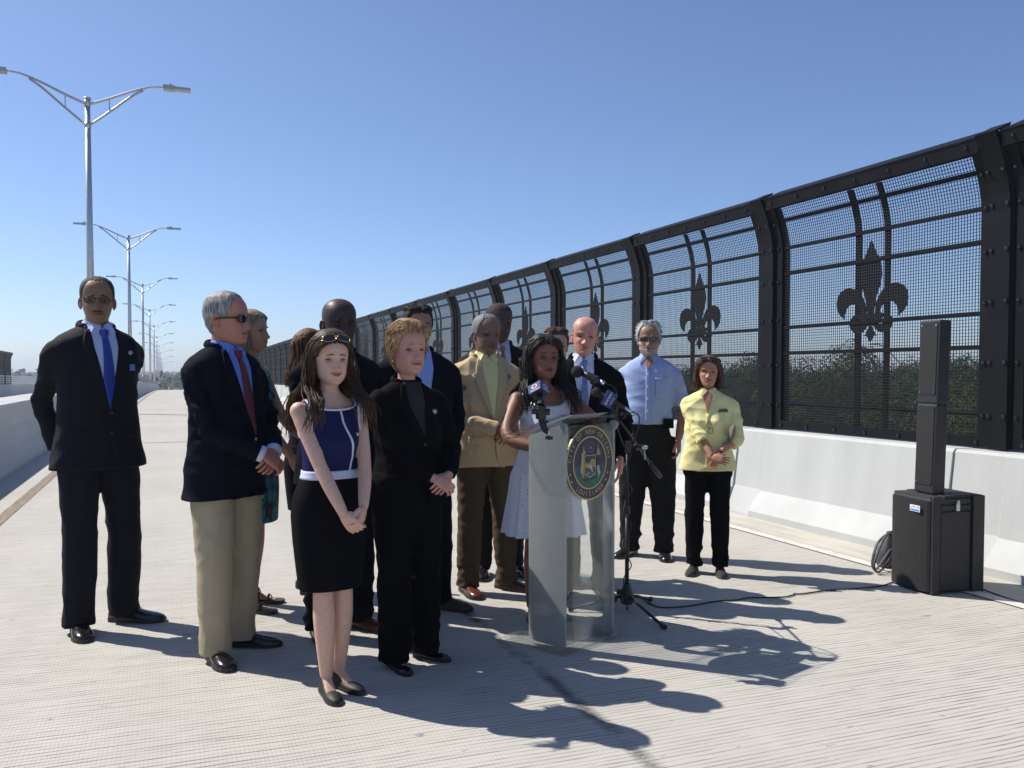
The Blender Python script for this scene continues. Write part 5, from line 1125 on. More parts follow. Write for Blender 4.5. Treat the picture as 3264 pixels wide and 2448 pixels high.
        if j.get('open', True):
            inner = lin((vb, 0), (Z(1.40), vw), (Z(1.47), vw * 1.02), (Z(1.505), vw * .95))
            if j.get('shirt') is not None: part('shirt_front', patch(fb_, vb, Z(1.500), lambda z: -inner(z) - .004, lambda z: inner(z) + .004, .0055, 20, 12), j['shirt'])
            else: bb = bvh_of([tz])
            lw_ = j.get('lapel', .072); outer = lin((vb - .01, .002), (Z(1.20), vw * .35 + lw_ * .45), (Z(1.33), vw * .78 + lw_ * .85), (Z(1.385), vw + lw_), (Z(1.39), vw + lw_ * .62), (Z(1.43), vw + lw_ * .60), (Z(1.49), vw + lw_ * .25))
            for s_ in (1, -1):
                g1 = (lambda z: inner(z)) if s_ > 0 else (lambda z: -outer(z)); g2 = (lambda z: outer(z)) if s_ > 0 else (lambda z: -inner(z)); part('lapel', patch(fb_, vb - .01, Z(1.488), g1, g2, .0085, 26, 5, .003), j['mat'], jo)
            co = []
            for i in range(15):
                a = R(-128 + i * 256 / 14) + math.pi; co.append((.083 * math.sin(a) * broad * (1 if men else .8), -.072 * math.cos(a) * (1 if men else .85) + .004 - .0, Z(1.508) - .030 * (1 - math.cos(a)) / 2 * 0 + .018 * (-math.cos(a))))
            part('collar', tube(co, .0075, 8, ell=2.3), j['mat'], jo)
            for z in j.get('buttons', (vb - .02, vb - .12)): h = fb_.ray_cast(Vector((0.008, -1, z)), Vector((0, 1, 0))); part('button', tube([(.008, h[0].y - .005, z), (.008, h[0].y - .0105, z)], .008, 10), j.get('btn', Mplas), jo)
            hz = zh + .004; part('front_edge', patch(fb_, hz, vb - .005, lin((hz, .060), (hz + .05, .030), (hz + .14, .010), (vb, -.004)), lin((hz, .085), (hz + .05, .058), (hz + .14, .040), (vb, .028)), .0035, 22, 3, .0025), j['mat'], jo)
            if j.get('pocket', True) and men:
                for s_ in (1, -1): part('pocket_flap', patch(fb_, .955, 1.0, lambda z: s_ * .075 if s_ > 0 else -.155, lambda z: .155 if s_ > 0 else -.075, .003, 4, 8, .003), j['mat'], jo)
        if j.get('shirtcollar', men) and j.get('shirt') is not None:
            sm_ = j['shirt']; part('shirt_collar', tube([(.064 * math.sin(a) * (1 if men else .85), -.060 * math.cos(a) * 1.0 - .004, Z(1.512) + .008 * -math.cos(a)) for a in np.linspace(R(22), R(338), 22)], .0065, 8, ell=3.0), sm_)
            for s_ in (1, -1):
                w0 = j.get('collarspread', .036); Q = [(s_ * .004, -.070, Z(1.508)), (s_ * .030, -.066, Z(1.520)), (s_ * .060, -.030, Z(1.528)), (s_ * .075, -.035, Z(1.490)), (s_ * .058, -.085, Z(1.475)), (s_ * w0, -.098, Z(1.448))]
                v = [(a, b - .003, c) for a, b, c in Q] + [(a, b + .004, c) for a, b, c in Q]; part('collar_point', (v, [(0, 1, 4, 5), (1, 2, 3, 4), (11, 10, 7, 6), (10, 9, 8, 7), (0, 5, 11, 6), (5, 4, 10, 11), (4, 3, 9, 10)]), sm_, smooth=False)
        if j.get('tie'):
            tw0 = lin((vb, .036), (Z(1.44), .015), (Z(1.452), .012)); tw = (lambda z: min(tw0(z), inner(z) + .001)); part('tie', patch(fb_, vb + .0, Z(1.45), lambda z: -tw(z), tw, .0125, 16, 4, .004), j['tie']); h = fb_.ray_cast(Vector((0, -1, Z(1.46))), Vector((0, 1, 0))); y_ = min(h[0].y if h[0] else -.07, -.066)
            v = [(a, y_ - .020 * (1 if b else .55), z) for z, w, b in ((Z(1.440), .011, 1), (Z(1.462), .017, 1), (Z(1.486), .020, 1)) for a in (-w, -w * .5, w * .5, w)]; v = [(a, b - (.006 if i % 4 in (1, 2) else 0), c) for i, (a, b, c) in enumerate(v)]; v += [(a, b + .02, c) for a, b, c in v]; f = [(4 * i + q_, 4 * i + q_ + 1, 4 * i + 5 + q_, 4 * i + 4 + q_) for i in range(2) for q_ in range(3)] + [(0, 4, 16, 12), (4, 8, 20, 16), (3, 15, 19, 7), (7, 19, 23, 11), (0, 12, 15, 3), (8, 11, 23, 20)]; part('tie_knot', (v, f), j['tie'])
        for nm, x_, z_, r_, mm in j.get('pins', []):
            h = fb_.ray_cast(Vector((x_, -1, Z(z_))), Vector((0, 1, 0)))
            if h[0]: part(nm, tube([(x_, h[0].y - .008, Z(z_)), (x_, h[0].y - .015, Z(z_))], r_, 14), mm)
        for s_ in (1, -1):
            if j.get('cuffs') is not None: d = (Vector(wr[s_]) - EL_[s_]).normalized(); c_ = Vector(wr[s_]); part('shirt_cuff', tube([c_ - d * .016, c_ + d * .010], (.040, .039) if men else (.034, .032), 14), j['cuffs'])
            if not j.get('slen') and men:
                d = (Vector(wr[s_]) - EL_[s_]).normalized(); c_ = Vector(wr[s_]) - d * .012; side_ = d.cross(Vector((0, 1, 0))).normalized() if abs(d.y) < .9 else Vector((1, 0, 0))
        P['bvh'] = fb_; P['Z'] = Z; P['jacket'] = jo
    P.update(root=root, part=part, T=T, wr=wr, EL=EL_, SH=SH, Hx=Hx, AN=AN, KN=KN, body=body, hm=HM)
    return P
# ------------------------------------------------------------------ cloth materials
def cloth(name, c, rough=.88, var=.10, weave=420, bump=.12, sheen=.0, alt=None, vscale=4):
    return mat(name, c, rough, var=var, vscale=vscale, bump=bump, bscale=weave, spec=.07, sheen=sheen, alt=alt)
def stripe_mat(name, c, c2, freq, width=.12, rough=.85, axis=0):
    m = bpy.data.materials.new(name); m.use_nodes = True; N, L = nodes_of(m); b = N['Principled BSDF']; b.inputs['Roughness'].default_value = rough; b.inputs['Specular IOR Level'].default_value = .25
    tc = N.new('ShaderNodeTexCoord'); sx = N.new('ShaderNodeSeparateXYZ'); L.new(tc.outputs['Object'], sx.inputs[0]); f = mathn(N, L, 'FRACT', mathn(N, L, 'MULTIPLY', sx.outputs[axis], freq)); r = mathn(N, L, 'LESS_THAN', f, width)
    mx = N.new('ShaderNodeMix'); mx.data_type = 'RGBA'; mx.inputs[6].default_value = (*c, 1); mx.inputs[7].default_value = (*c2, 1); L.new(r, mx.inputs[0]); L.new(mx.outputs[2], b.inputs['Base Color']); return m
Mpin = stripe_mat('pinstripe_navy_wool', (.0055, .0062, .0115), (.011, .0125, .020), 85, .14)
Mnavyj = cloth('navy_blazer_wool', (.0055, .007, .0145)); Mblackw = cloth('black_suiting', (.0042, .0042, .0055)); Mdarks = cloth('dark_navy_suiting', (.0055, .0062, .0115)); Mchar = stripe_mat('charcoal_pinstripe', (.008, .008, .010), (.014, .014, .017), 80, .14)
Mtan = cloth('tan_sport_coat', (.52, .40, .232), var=.06, sheen=.2); Mkhaki = cloth('khaki_cotton', (.40, .345, .235), var=.06); Molive = cloth('olive_brown_wool', (.082, .060, .036), var=.08)
Mshirtw = cloth('pale_blue_shirt', (.50, .56, .80), .8, var=.03); Mshirtb = cloth('mid_blue_shirt', (.17, .27, .68), .8, var=.03); Mshirty = cloth('yellow_shirt', (.74, .68, .34), .8, var=.04); Mwhite_s = cloth('white_shirt', (.62, .66, .82), .8, var=.02)
Mstr = stripe_mat('blue_striped_shirt', (.18, .30, .72), (.45, .55, .85), 120, .4)
Mtieb = mat('royal_blue_silk', (.008, .045, .30), .4, var=.15, vscale=80, bump=.1, bscale=500); Mtier = mat('wine_red_silk', (.13, .006, .014), .4, var=.15, vscale=80); Mtiep = mat('patterned_blue_silk', (.05, .09, .26), .4, var=.3, vscale=110, alt=(.25, .35, .6)); Mtiepu = mat('purple_gold_silk', (.10, .05, .16), .4, var=.3, vscale=90, alt=(.35, .22, .06))
Mshoeb = mat('black_shoe_leather', (.012, .010, .010), .16, var=.2, spec=.7, bump=.05, bscale=40); Mshoebr = mat('brown_shoe_leather', (.10, .028, .012), .2, var=.25, spec=.6); Mshoedb = mat('dark_brown_suede', (.03, .02, .014), .6, var=.2); Msneak = mat('black_canvas', (.018, .018, .018), .8, var=.2, bump=.3, bscale=200); Msole2 = mat('grey_rubber', (.07, .07, .065), .8)
Mpinm = mat('silver_pin', (.5, .5, .52), .3, metal=.8); Mpink = mat('pin_green', (.10, .2, .16), .4)
Hdk = hair_mat('black_hair', (.010, .008, .007), (.03, .026, .024)); Hgray = hair_mat('grey_hair', (.16, .15, .14), (.42, .40, .38), .5, 140); Hsalt = hair_mat('short_grey_hair', (.10, .098, .095), (.30, .29, .28), .6, 240, (1, 1, 1)); Hbr = hair_mat('brown_hair', (.022, .012, .007), (.10, .055, .028)); Hbr2 = hair_mat('auburn_brown_hair', (.05, .020, .009), (.18, .075, .028))
Hbl = hair_mat('strawberry_blonde_hair', (.36, .22, .11), (.50, .33, .17), .6, 90, (1, 1, .2)); Hbl2 = hair_mat('ash_blonde_hair', (.16, .11, .065), (.42, .33, .20)); Hwh = hair_mat('silver_hair', (.30, .30, .30), (.62, .62, .62), .5, 120); Hshort = hair_mat('cropped_dark_hair', (.018, .014, .012), (.06, .05, .045), .7, 300, (1, 1, 1)); Hchest = hair_mat('chestnut_hair', (.05, .022, .012), (.14, .07, .04))
Hshave = hair_mat('shaved_hair', (.03, .022, .018), (.05, .04, .032), .8, 400, (1, 1, 1))
clasp = lambda x, y, z, w=.045: {1: (x + w, y, z), -1: (x - w, y - .01, z - .005)}
def clasp_hands(tilt=-.55, dy=-.35): return {1: ((-.72, dy, tilt), (-.2, .65, -.5), .75), -1: ((.72, dy - .1, tilt), (-.1, .75, -.35), .70)}

# 1 man at far left, hands behind the back
p = person('tall balding man in glasses, dark pinstripe suit and royal blue tie, leftmost', -2.31, 4.93, 47, 1.955, skin=(.27, .145, .082), skinname='skin_brown_1', head=(-22, 0), hk=.99, broad=1.04, belly=.012,
    wrists={1: (.06, .19, .90), -1: (-.13, .17, .88)}, elbows={1: (.55, .8, 0), -1: (-.45, .9, 0)}, hands={1: ((-.6, .1, -.6), (0, -1, 0), .5), -1: ((.6, .1, -.7), (0, -1, 0), .5)}, feet=((-.115, -.02, -14), (.125, .02, 40)),
    face=dict(age=1.0, nosew=1.25, jaw=.97, moustache=Hdk), lipc=(.75, .55, .52), hair=dict(cap=dict(style='receding', thick=.0045, seed=1, rough=.0008, freq=120)), hairmat=Hshort, browcol=Hdk, glasses='clear', squint=.4,
    outfit=dict(jacket=dict(mat=Mpin, shirt=Mshirtw, tie=Mtieb, vbot=1.10, flare=.022, hem=.80, fold=.005, wr=.016, pins=[('lapel_pin', .118, 1.375, .011, Mpinm)]), trousers=dict(mat=Mpin, hem=.078, knee=.086, thigh=.106), shoe=Mshoeb))
p['part']('pocket_square', patch(p['bvh'], 1.285, 1.318, lambda z: .112, lambda z: .142, .004, 3, 4, .004), Mshirtb)
# 2 man in navy blazer and khakis
p = person('grey haired man in wraparound sunglasses, navy blazer, red tie and khaki trousers', -1.45, 4.46, 64, 1.81, skin=(.50, .225, .150), skinname='skin_ruddy_2', head=(18, 0), hk=1.07, broad=1.10, belly=.060,
    wrists=clasp(.0, -.265, 1.0), elbows={1: (.9, .6, -.1), -1: (-.9, .7, -.1)}, hands=clasp_hands(), feet=((-.11, -.03, -28), (.115, .03, 26)), face=dict(age=1.0, nose=1.0, jaw=1.08), hair=dict(cap=dict(style='receding', thick=.008, seed=2, rough=.0016, freq=90)), hairmat=Hgray, glasses='sun', brow=.8,
    outfit=dict(jacket=dict(mat=Mnavyj, shirt=Mshirtb, tie=Mtier, vbot=1.08, hem=.775, flare=.02, fold=.005, wr=.016, cuffs=Mwhite_s, btn=Mpinm), trousers=dict(mat=Mkhaki, hem=.080, knee=.094, thigh=.112, top=1.0), shoe=Mshoeb))
# 3 woman behind him, profile
Mikat = None
def ikat():
    m = bpy.data.materials.new('teal_ikat_print'); m.use_nodes = True; N, L = nodes_of(m); b = N['Principled BSDF']; b.inputs['Roughness'].default_value = .8; tc = N.new('ShaderNodeTexCoord'); mp = N.new('ShaderNodeMapping'); mp.inputs['Scale'].default_value = (22, 22, 11); L.new(tc.outputs['Object'], mp.inputs[0])
    v = N.new('ShaderNodeTexVoronoi'); v.inputs['Scale'].default_value = 1; v.inputs['Randomness'].default_value = .55; L.new(mp.outputs[0], v.inputs['Vector']); cr = N.new('ShaderNodeValToRGB'); cr.color_ramp.interpolation = 'CONSTANT'; e = cr.color_ramp.elements; e[0].position = 0; e[0].color = (.55, .6, .55, 1); e[1].position = .16; e[1].color = (.005, .01, .02, 1)
    for q, c in ((.30, (.0, .17, .22, 1)), (.52, (.01, .06, .14, 1)), (.66, (.006, .01, .02, 1))): n_ = e.new(q); n_.color = c
    L.new(v.outputs['Distance'], cr.inputs[0]); L.new(cr.outputs[0], b.inputs['Base Color']); return m
Mikat = ikat()
p = person('woman in profile with long ash blonde hair and teal patterned dress', -1.585, 5.34, 76, 1.80, sex='w', skin=(.42, .22, .14), skinname='skin_fair_3', head=(8, 2), hk=.98, wrists={1: (.10, -.30, 1.00), -1: (-.06, -.30, .90)}, hands={1: ((-.3, -.6, -.6), (-.8, .3, 0), .6), -1: ((.2, -.5, -.8), (.8, .3, 0), .7)}, feet=((-.09, -.02, 0), (.09, .05, 16)), face=dict(smile=1.0, nose=1.05, lips=.8), lipc=(.80, .45, .42),
    hair=dict(cap=dict(style='woman_back', thick=.012, seed=3, rough=.0015, freq=45), locks=[dict(n=300, phr=(88, 178), zend=(-.13, -.04), seed=3, out=.012, spread=.012, wav=.006, r0=.0042, zroot=(.10, .22), shoulder=.10)], tufts=[dict(n=130, phr=(2, 60), zr=(.196, .225), dphi=70, dz=-.07, seed=3, out=.011)]), hairmat=Hbl2, hires=False, bust=[(-.065, 1.24, .055, .06, .035), (.065, 1.24, .055, .06, .035)],
    outfit=dict(bare=True, foot='sandal', shoe=mat('sandal_leather', (.02, .014, .010), .45), shoestyle='sandal', sole=Mshoedb))
bp_ = [(-.065, 1.24, .055, .06, .035), (.065, 1.24, .055, .06, .035)]
SKT = [(.51, .178, .130, .142), (.62, .185, .135, .145), (.70, .188, .138, .150), (.82, .188, .132, .152), (.92, .182, .122, .144), (1.0, .160, .108, .120)]
p['part']('dress', loft(SKT + BW[3:10], off=.008, bumps=bp_, neck=.07, n=60, nz=60, ripple=(.03, 7, 1)), Mikat)
# 4 woman with auburn hair turned away
p = person('woman with auburn hair turned away, in a dark jacket', -1.34, 5.75, 106, 1.69, sex='w', skin=(.50, .27, .18), skinname='skin_fair_4', head=(6, -4), wrists={1: (.16, -.22, .98), -1: (-.16, -.2, .95)}, feet=((-.09, .0, 0), (.09, .02, 10)),
    hair=dict(cap=dict(style='woman_back', thick=.020, seed=4, rough=.003, freq=40), locks=[dict(n=380, phr=(92, 178), zend=(-.15, -.04), seed=4, out=.018, spread=.04, wav=.010, r0=.0042, zroot=(.10, .225), shoulder=.11, curl=.02)], tufts=[dict(n=160, phr=(5, 80), zr=(.18, .228), dphi=70, dz=-.06, seed=4, out=.020)]), hairmat=Hbr2, hires=False,
    outfit=dict(jacket=dict(mat=Mdarks, name='jacket', shirt=Mdarks, shirtcollar=False, vbot=1.2, hem=.86, lapel=.05, buttons=()), bare=True, foot=.03, shoe=Mshoedb, shoestyle='flat'))
p['part']('skirt', loft([(.56, .150, .11, .12), (.7, .172, .125, .135), (.86, .182, .128, .148), (1.0, .160, .112, .118)], n=40, nz=20, off=.004), Mblackw)
# 5 bald man
p = person('tall bald man in a dark suit standing behind the smiling woman', -.95, 4.83, 32, 1.80, skin=(.050, .026, .020), skinname='skin_deep_5', head=(-2, -2), hk=1.10, broad=1.13, belly=.03, wrists={1: (.05, -.22, .94), -1: (-.10, -.24, .92)}, hands=clasp_hands(), feet=((-.12, 0, -8), (.12, .03, 30)), face=dict(nosew=1.35, nose=.95, lips=1.4, jaw=1.06), lipc=(1.0, .8, .8), hairmat=Hdk, squint=.35,
    outfit=dict(jacket=dict(mat=Mdarks, shirt=Mwhite_s, tie=Mtier, vbot=1.10, flare=.012), trousers=dict(mat=Mdarks, hem=.078, knee=.088, thigh=.108), shoe=Mshoebr))
# 6 smiling woman in front
b6 = [(-.066, 1.235, .055, .06, .040), (.066, 1.235, .055, .06, .040)]
p6 = person('smiling woman with long brown hair, navy sleeveless top and black pencil skirt', -.815, 3.945, 36, 1.59, sex='w', skin=(.66, .41, .31), skinname='skin_light_6', head=(-8, -3), hk=1.06, wrists={1: (.065, -.235, .925), -1: (-.04, -.245, .905)}, elbows={1: (.8, .5, -.2), -1: (-1, .35, -.2)}, hands={1: ((-.45, -.35, -.8), (-.6, .5, 0), .95), -1: ((.55, -.3, -.75), (.5, .6, 0), .95)}, feet=((-.046, -.045, -8), (.050, .015, 12)),
    face=dict(age=.25, smile=1.5, nose=.88, lips=1.15, jaw=1.10), lipc=(.62, .25, .27), bust=b6, glasses='aviator', squint=.62, brow=.85, browcol=Hdk,
    hair=dict(cap=dict(style='woman_back', thick=.013, seed=6, rough=.0016, freq=45, topboost=.5), locks=[dict(n=460, phr=(93, 150), zend=(-.22, -.06), seed=6, out=.014, spread=.055, wav=.014, r0=.0027, front=.40, zroot=(.10, .225), shoulder=.135, curl=.012), dict(n=360, phr=(98, 179), zend=(-.26, -.08), seed=61, out=.015, spread=.05, wav=.015, r0=.0030, front=0, zroot=(.10, .22), shoulder=.12)],
         tufts=[dict(n=420, phr=(3, 62), zr=(.192, .228), dphi=75, dz=-.085, seed=62, out=.014, r0=.0018)]), hairmat=Hbr,
    outfit=dict(bare=True, foot=.062, legfat=1.04, shoe=mat('black_suede_pump', (.010, .010, .011), .6), shoestyle='pump', earring=.0036))
Mnvt = cloth('navy_knit_top', (.014, .018, .075), .75); Mwt = cloth('white_trim', (.62, .64, .78), .8, var=.02); Mskirt = cloth('black_pencil_skirt_cloth', (.005, .005, .007), .85)
P_ = p6['part']; topT = [(z, w * (.965 if z > 1.26 else 1.0), a, b) for z, w, a, b in BW if z >= 1.08 and z <= 1.445]
tl6 = loft(topT, off=.008, bumps=b6, neck=.045, n=56, nz=40); P_('top', tl6, Mnvt); bv6 = bvh_of([tl6])
P_('waistband', loft([(1.055, .139, .103, .103), (1.075, .133, .099, .098), (1.095, .131, .097, .096)], n=50, nz=5, off=.008), Mwt)
sk6 = loft([(.515, .150, .110, .118), (.60, .160, .115, .125), (.75, .176, .124, .138), (.88, .184, .124, .146), (.96, .176, .116, .138), (1.06, .138, .102, .104)], n=56, nz=30, off=.006); P_('skirt', sk6, Mskirt)
rimv = tl6[0][39 * 56:40 * 56]; P_('neck_trim', tube(rimv + [rimv[0]], .0065, 8), Mwt)
P_('front_piping', patch(bv6, 1.095, 1.40, lin((1.09, .055), (1.16, .070), (1.24, .050), (1.33, .020), (1.40, .012)), lin((1.09, .065), (1.16, .080), (1.24, .060), (1.33, .029), (1.40, .021)), .003, 22, 2, .003), Mwt)
for s_ in (1, -1):
    ar = [(s_ * .118, -.035, 1.452), (s_ * .132, -.062, 1.41), (s_ * .134, -.085, 1.36), (s_ * .138, -.088, 1.31), (s_ * .152, -.055, 1.27), (s_ * .160, .0, 1.255), (s_ * .158, .055, 1.30), (s_ * .150, .075, 1.36), (s_ * .130, .055, 1.43), (s_ * .118, .0, 1.458)]
    P_('armhole_trim', tube([tuple(bv6.find_nearest(Vector(q_))[0] + Vector((s_ * .003, 0, .001))) for q_ in catmull(ar + [ar[0]], 4)], .0062, 8), Mwt)
h = bv6.ray_cast(Vector((.098, -1, 1.27)), Vector((0, 1, 0))); P_('round_pin', tube([(.098, h[0].y - .001, 1.27), (.098, h[0].y - .006, 1.27)], .011, 16), Mpinm)
# 7 woman in the black suit
b7 = [(-.07, 1.22, .065, .07, .05), (.07, 1.22, .065, .07, .05)]
p = person('woman with short strawberry blonde hair in a black trouser suit', -.515, 4.325, 38, 1.635, sex='w', skin=(.60, .31, .24), skinname='skin_pink_7', head=(-4, 2), hk=1.10, broad=1.20, belly=.055, wrists=clasp(.05, -.245, 1.0), elbows={1: (.9, .6, -.2), -1: (-1, .6, -.2)}, hands=clasp_hands(-.5), feet=((-.10, -.02, -4), (.11, .03, 18)), face=dict(age=.9, nose=.90, jaw=1.04, lips=1.0), lipc=(.72, .34, .35), bust=b7, squint=.6, brow=.5,
    hair=dict(cap=dict(style='short', thick=.017, seed=7, rough=.0012, freq=42, topboost=.9), tufts=[dict(n=600, phr=(0, 60), zr=(.190, .228), dphi=50, dz=-.015, seed=7, out=.024, r0=.0013, wav=.002), dict(n=650, phr=(62, 178), zr=(.12, .225), dphi=32, dz=-.07, seed=71, out=.019, r0=.0013, wav=.002), dict(n=220, phr=(95, 178), zr=(.05, .10), dphi=25, dz=-.05, seed=72, out=.015, r0=.0013, wav=.001)]), hairmat=Hbl,
    outfit=dict(armfat=1.1, jacket=dict(mat=Mblackw, shirt=cloth('charcoal_blouse', (.03, .03, .034)), shirtcollar=False, vbot=1.20, vwid=.05, lapel=.062, hem=.84, flare=.015, wr=.006, sleeve=[.064, .066, .060, .054, .051, .048, .045], pins=[('round_brooch', .10, 1.345, .014, Mpinm)], buttons=(1.16, 1.06)), trousers=dict(mat=Mblackw, hem=.090, knee=.092, thigh=.112, hemz=.03), shoe=Mshoeb, shoestyle='flat', earring=.006))
# 8 man behind her
p = person('man with black hair, navy suit and striped blue shirt, mostly hidden behind the blonde woman', -.565, 5.26, 26, 1.815, skin=(.34, .18, .115), skinname='skin_olive_8', head=(-4, 0), broad=1.12, belly=.02, wrists={1: (.14, -.16, .92), -1: (-.22, -.04, .88)}, feet=((-.12, 0, -8), (.13, 0, 42)), hair=dict(cap=dict(style='short', thick=.010, seed=8, rough=.0016, topboost=.5), tufts=[dict(n=500, phr=(0, 80), zr=(.198, .228), dphi=30, dz=.0, seed=8, out=.013, r0=.0016)]), hairmat=Hdk, hires=False,
    outfit=dict(jacket=dict(mat=Mdarks, shirt=Mstr, vbot=1.12, tie=None, wr=.006), trousers=dict(mat=Mdarks, hem=.078, knee=.086), shoe=Mshoedb))
# 9 man in the tan jacket
p = person('grey haired man in a tan sport coat over an open yellow shirt', -.175, 5.76, 20, 1.785, skin=(.23, .125, .078), skinname='skin_brown_9', head=(6, -3), hk=1.05, broad=1.14, belly=.06, wrists=clasp(.05, -.265, 1.05), elbows={1: (1, .6, -.1), -1: (-1, .6, -.1)}, hands=clasp_hands(-.4), feet=((-.13, -.02, 4), (.14, .0, 36)), face=dict(age=1.2, nosew=1.3, jaw=1.08, lips=1.1), lipc=(.8, .55, .55), beard=((1.3, 1.45, 1.6), .28, 'stubble'),
    hair=dict(cap=dict(style='receding', thick=.007, seed=9, rough=.001, freq=130)), hairmat=Hsalt, squint=.6,
    outfit=dict(jacket=dict(mat=Mtan, shirt=Mshirty, vbot=1.10, vwid=.050, hem=.80, fold=.007, wr=.022, flare=.012, pins=[('round_badge', .118, 1.37, .015, Mpink), ('small_badge', .118, 1.335, .012, Mpinm), ('flag_pin', -.105, 1.365, .008, Mpinm)]), trousers=dict(mat=Molive, hem=.078, knee=.086, thigh=.105), shoe=Mshoebr))
# 10 man behind the tan jacket
p = person('man with shaved head and dark suit behind the man in tan jacket', -.10, 6.24, 16, 1.895, skin=(.075, .040, .027), skinname='skin_deep_10', head=(6, -3), hk=1.05, broad=1.12, wrists={1: (.24, -.04, .88), -1: (-.24, -.04, .88)}, face=dict(nosew=1.3, lips=1.4), lipc=(.95, .75, .75), hair=dict(cap=dict(style='short', thick=.002, seed=10, rough=.0003)), hairmat=Hshave, hires=False, squint=.6,
    outfit=dict(jacket=dict(mat=Mchar, shirt=Mshirtw, tie=Mtiepu, vbot=1.1, pins=[('lapel_pin', .12, 1.40, .012, Mgold)]), trousers=dict(mat=Mchar), shoe=Mshoeb))
# 11 the speaker
b11 = [(-.068, 1.23, .058, .062, .045), (.068, 1.23, .058, .062, .045)]
p11 = person('woman with long black hair in a white dress speaking at the podium', .185, 5.10, 12, 1.60, sex='w', skin=(.24, .105, .062), skinname='skin_brown_11', head=(2, 5), hk=1.12, broad=1.10, wrists={1: (.22, -.30, 1.12), -1: (-.10, -.33, 1.11)}, elbows={1: (1, .1, -.5), -1: (-1, .05, -.5)}, hands={1: ((-.5, -.7, .1), (0, 0, -1), .4), -1: ((.9, -.4, .05), (0, 0, -1), .4)}, feet=((-.09, -.05, -4), (.09, .06, 14)), face=dict(open=1, nosew=1.15, lips=1.2, jaw=1.03, teeth=1, browup=1), lipc=(.85, .55, .55), bust=b11, glasses='fine', squint=.1, brow=.9,
    hair=dict(cap=dict(style='woman_back', thick=.016, seed=11, rough=.003, freq=38, topboost=.5), locks=[dict(n=560, phr=(92, 150), zend=(-.20, -.05), seed=11, out=.020, spread=.055, wav=.015, r0=.0032, front=.5, zroot=(.10, .225), shoulder=.13, wf=36), dict(n=440, phr=(95, 179), zend=(-.25, -.08), seed=12, out=.020, spread=.05, wav=.016, r0=.0036, zroot=(.10, .22), shoulder=.125, wf=32)],
         tufts=[dict(n=300, phr=(3, 62), zr=(.190, .228), dphi=75, dz=-.085, seed=13, out=.019, r0=.0022, wav=.003)]), hairmat=Hdk,
    outfit=dict(bare=True, armfat=1.24, foot=.025, legfat=1.12, shoe=mat('beige_flats', (.22, .16, .11), .6), shoestyle='flat'))
def eyelet():
    m = bpy.data.materials.new('white_eyelet_cotton'); m.use_nodes = True; N, L = nodes_of(m); b = N['Principled BSDF']; b.inputs['Roughness'].default_value = .85; tc = N.new('ShaderNodeTexCoord'); mp = N.new('ShaderNodeMapping'); mp.inputs['Scale'].default_value = (34, 34, 30); L.new(tc.outputs['Object'], mp.inputs[0])
    v = N.new('ShaderNodeTexVoronoi'); v.inputs['Randomness'].default_value = .35; v.inputs['Scale'].default_value = 1; L.new(mp.outputs[0], v.inputs['Vector']); r = N.new('ShaderNodeMapRange'); r.inputs[1].default_value = .10; r.inputs[2].default_value = .17; L.new(v.outputs['Distance'], r.inputs[0])
    mx = N.new('ShaderNodeMix'); mx.data_type = 'RGBA'; mx.inputs[6].default_value = (.22, .22, .30, 1); mx.inputs[7].default_value = (.70, .71, .78, 1); L.new(r.outputs[0], mx.inputs[0]); L.new(mx.outputs[2], b.inputs['Base Color']); bp = N.new('ShaderNodeBump'); bp.inputs['Strength'].default_value = .4; bp.inputs['Distance'].default_value = .003; L.new(r.outputs[0], bp.inputs['Height']); L.new(bp.outputs[0], b.inputs['Normal']); return m
Mey = eyelet(); P_ = p11['part']; T11 = [(z, w * 1.10 * (.96 if z > 1.26 else 1.0), a, b) for z, w, a, b in BW]
t11 = loft([r_ for r_ in T11 if 1.05 < r_[0] < 1.45], off=.010, bumps=b11, neck=.095, neckback=.02, n=60, nz=40); P_('dress_top', t11, Mey); bv11 = bvh_of([t11])
rimv = t11[0][39 * 60:]; P_('neck_trim', tube(rimv + [rimv[0]], .004, 6), Mwt)
P_('dress_skirt', loft([(.545, .245, .215, .235), (.65, .232, .200, .218), (.80, .210, .172, .188), (.92, .200, .145, .160), (1.0, .165, .112, .122), (1.09, .145, .104, .104)], n=120, nz=40, off=.008, ripple=(.055, 13, 0)), Mey)
for s_ in (1, -1):
    ar = [(s_ * .126, -.035, 1.452), (s_ * .142, -.070, 1.40), (s_ * .150, -.088, 1.34), (s_ * .162, -.070, 1.29), (s_ * .172, .0, 1.265), (s_ * .168, .06, 1.31), (s_ * .158, .08, 1.37), (s_ * .136, .055, 1.43), (s_ * .126, .0, 1.458)]
    P_('armhole_trim', tube([tuple(bv11.find_nearest(Vector(q_))[0] + Vector((s_ * .003, 0, .001))) for q_ in catmull(ar + [ar[0]], 4)], .006, 8), Mwt)
# 12 hidden man with brown hair
p = person('brown haired man almost hidden behind the speaking woman', .30, 6.05, 2, 1.72, skin=(.55, .32, .24), skinname='skin_fair_12', head=(4, 0), hair=dict(cap=dict(style='short', thick=.012, seed=12, rough=.002, topboost=.4), tufts=[dict(n=500, phr=(0, 90), zr=(.198, .228), dphi=30, dz=.0, seed=12, out=.014, r0=.0016)]), hairmat=Hchest, hires=False, outfit=dict(jacket=dict(mat=Mdarks, shirt=Mwhite_s, tie=Mtieb, vbot=1.1), trousers=dict(mat=Mdarks), shoe=Mshoeb))
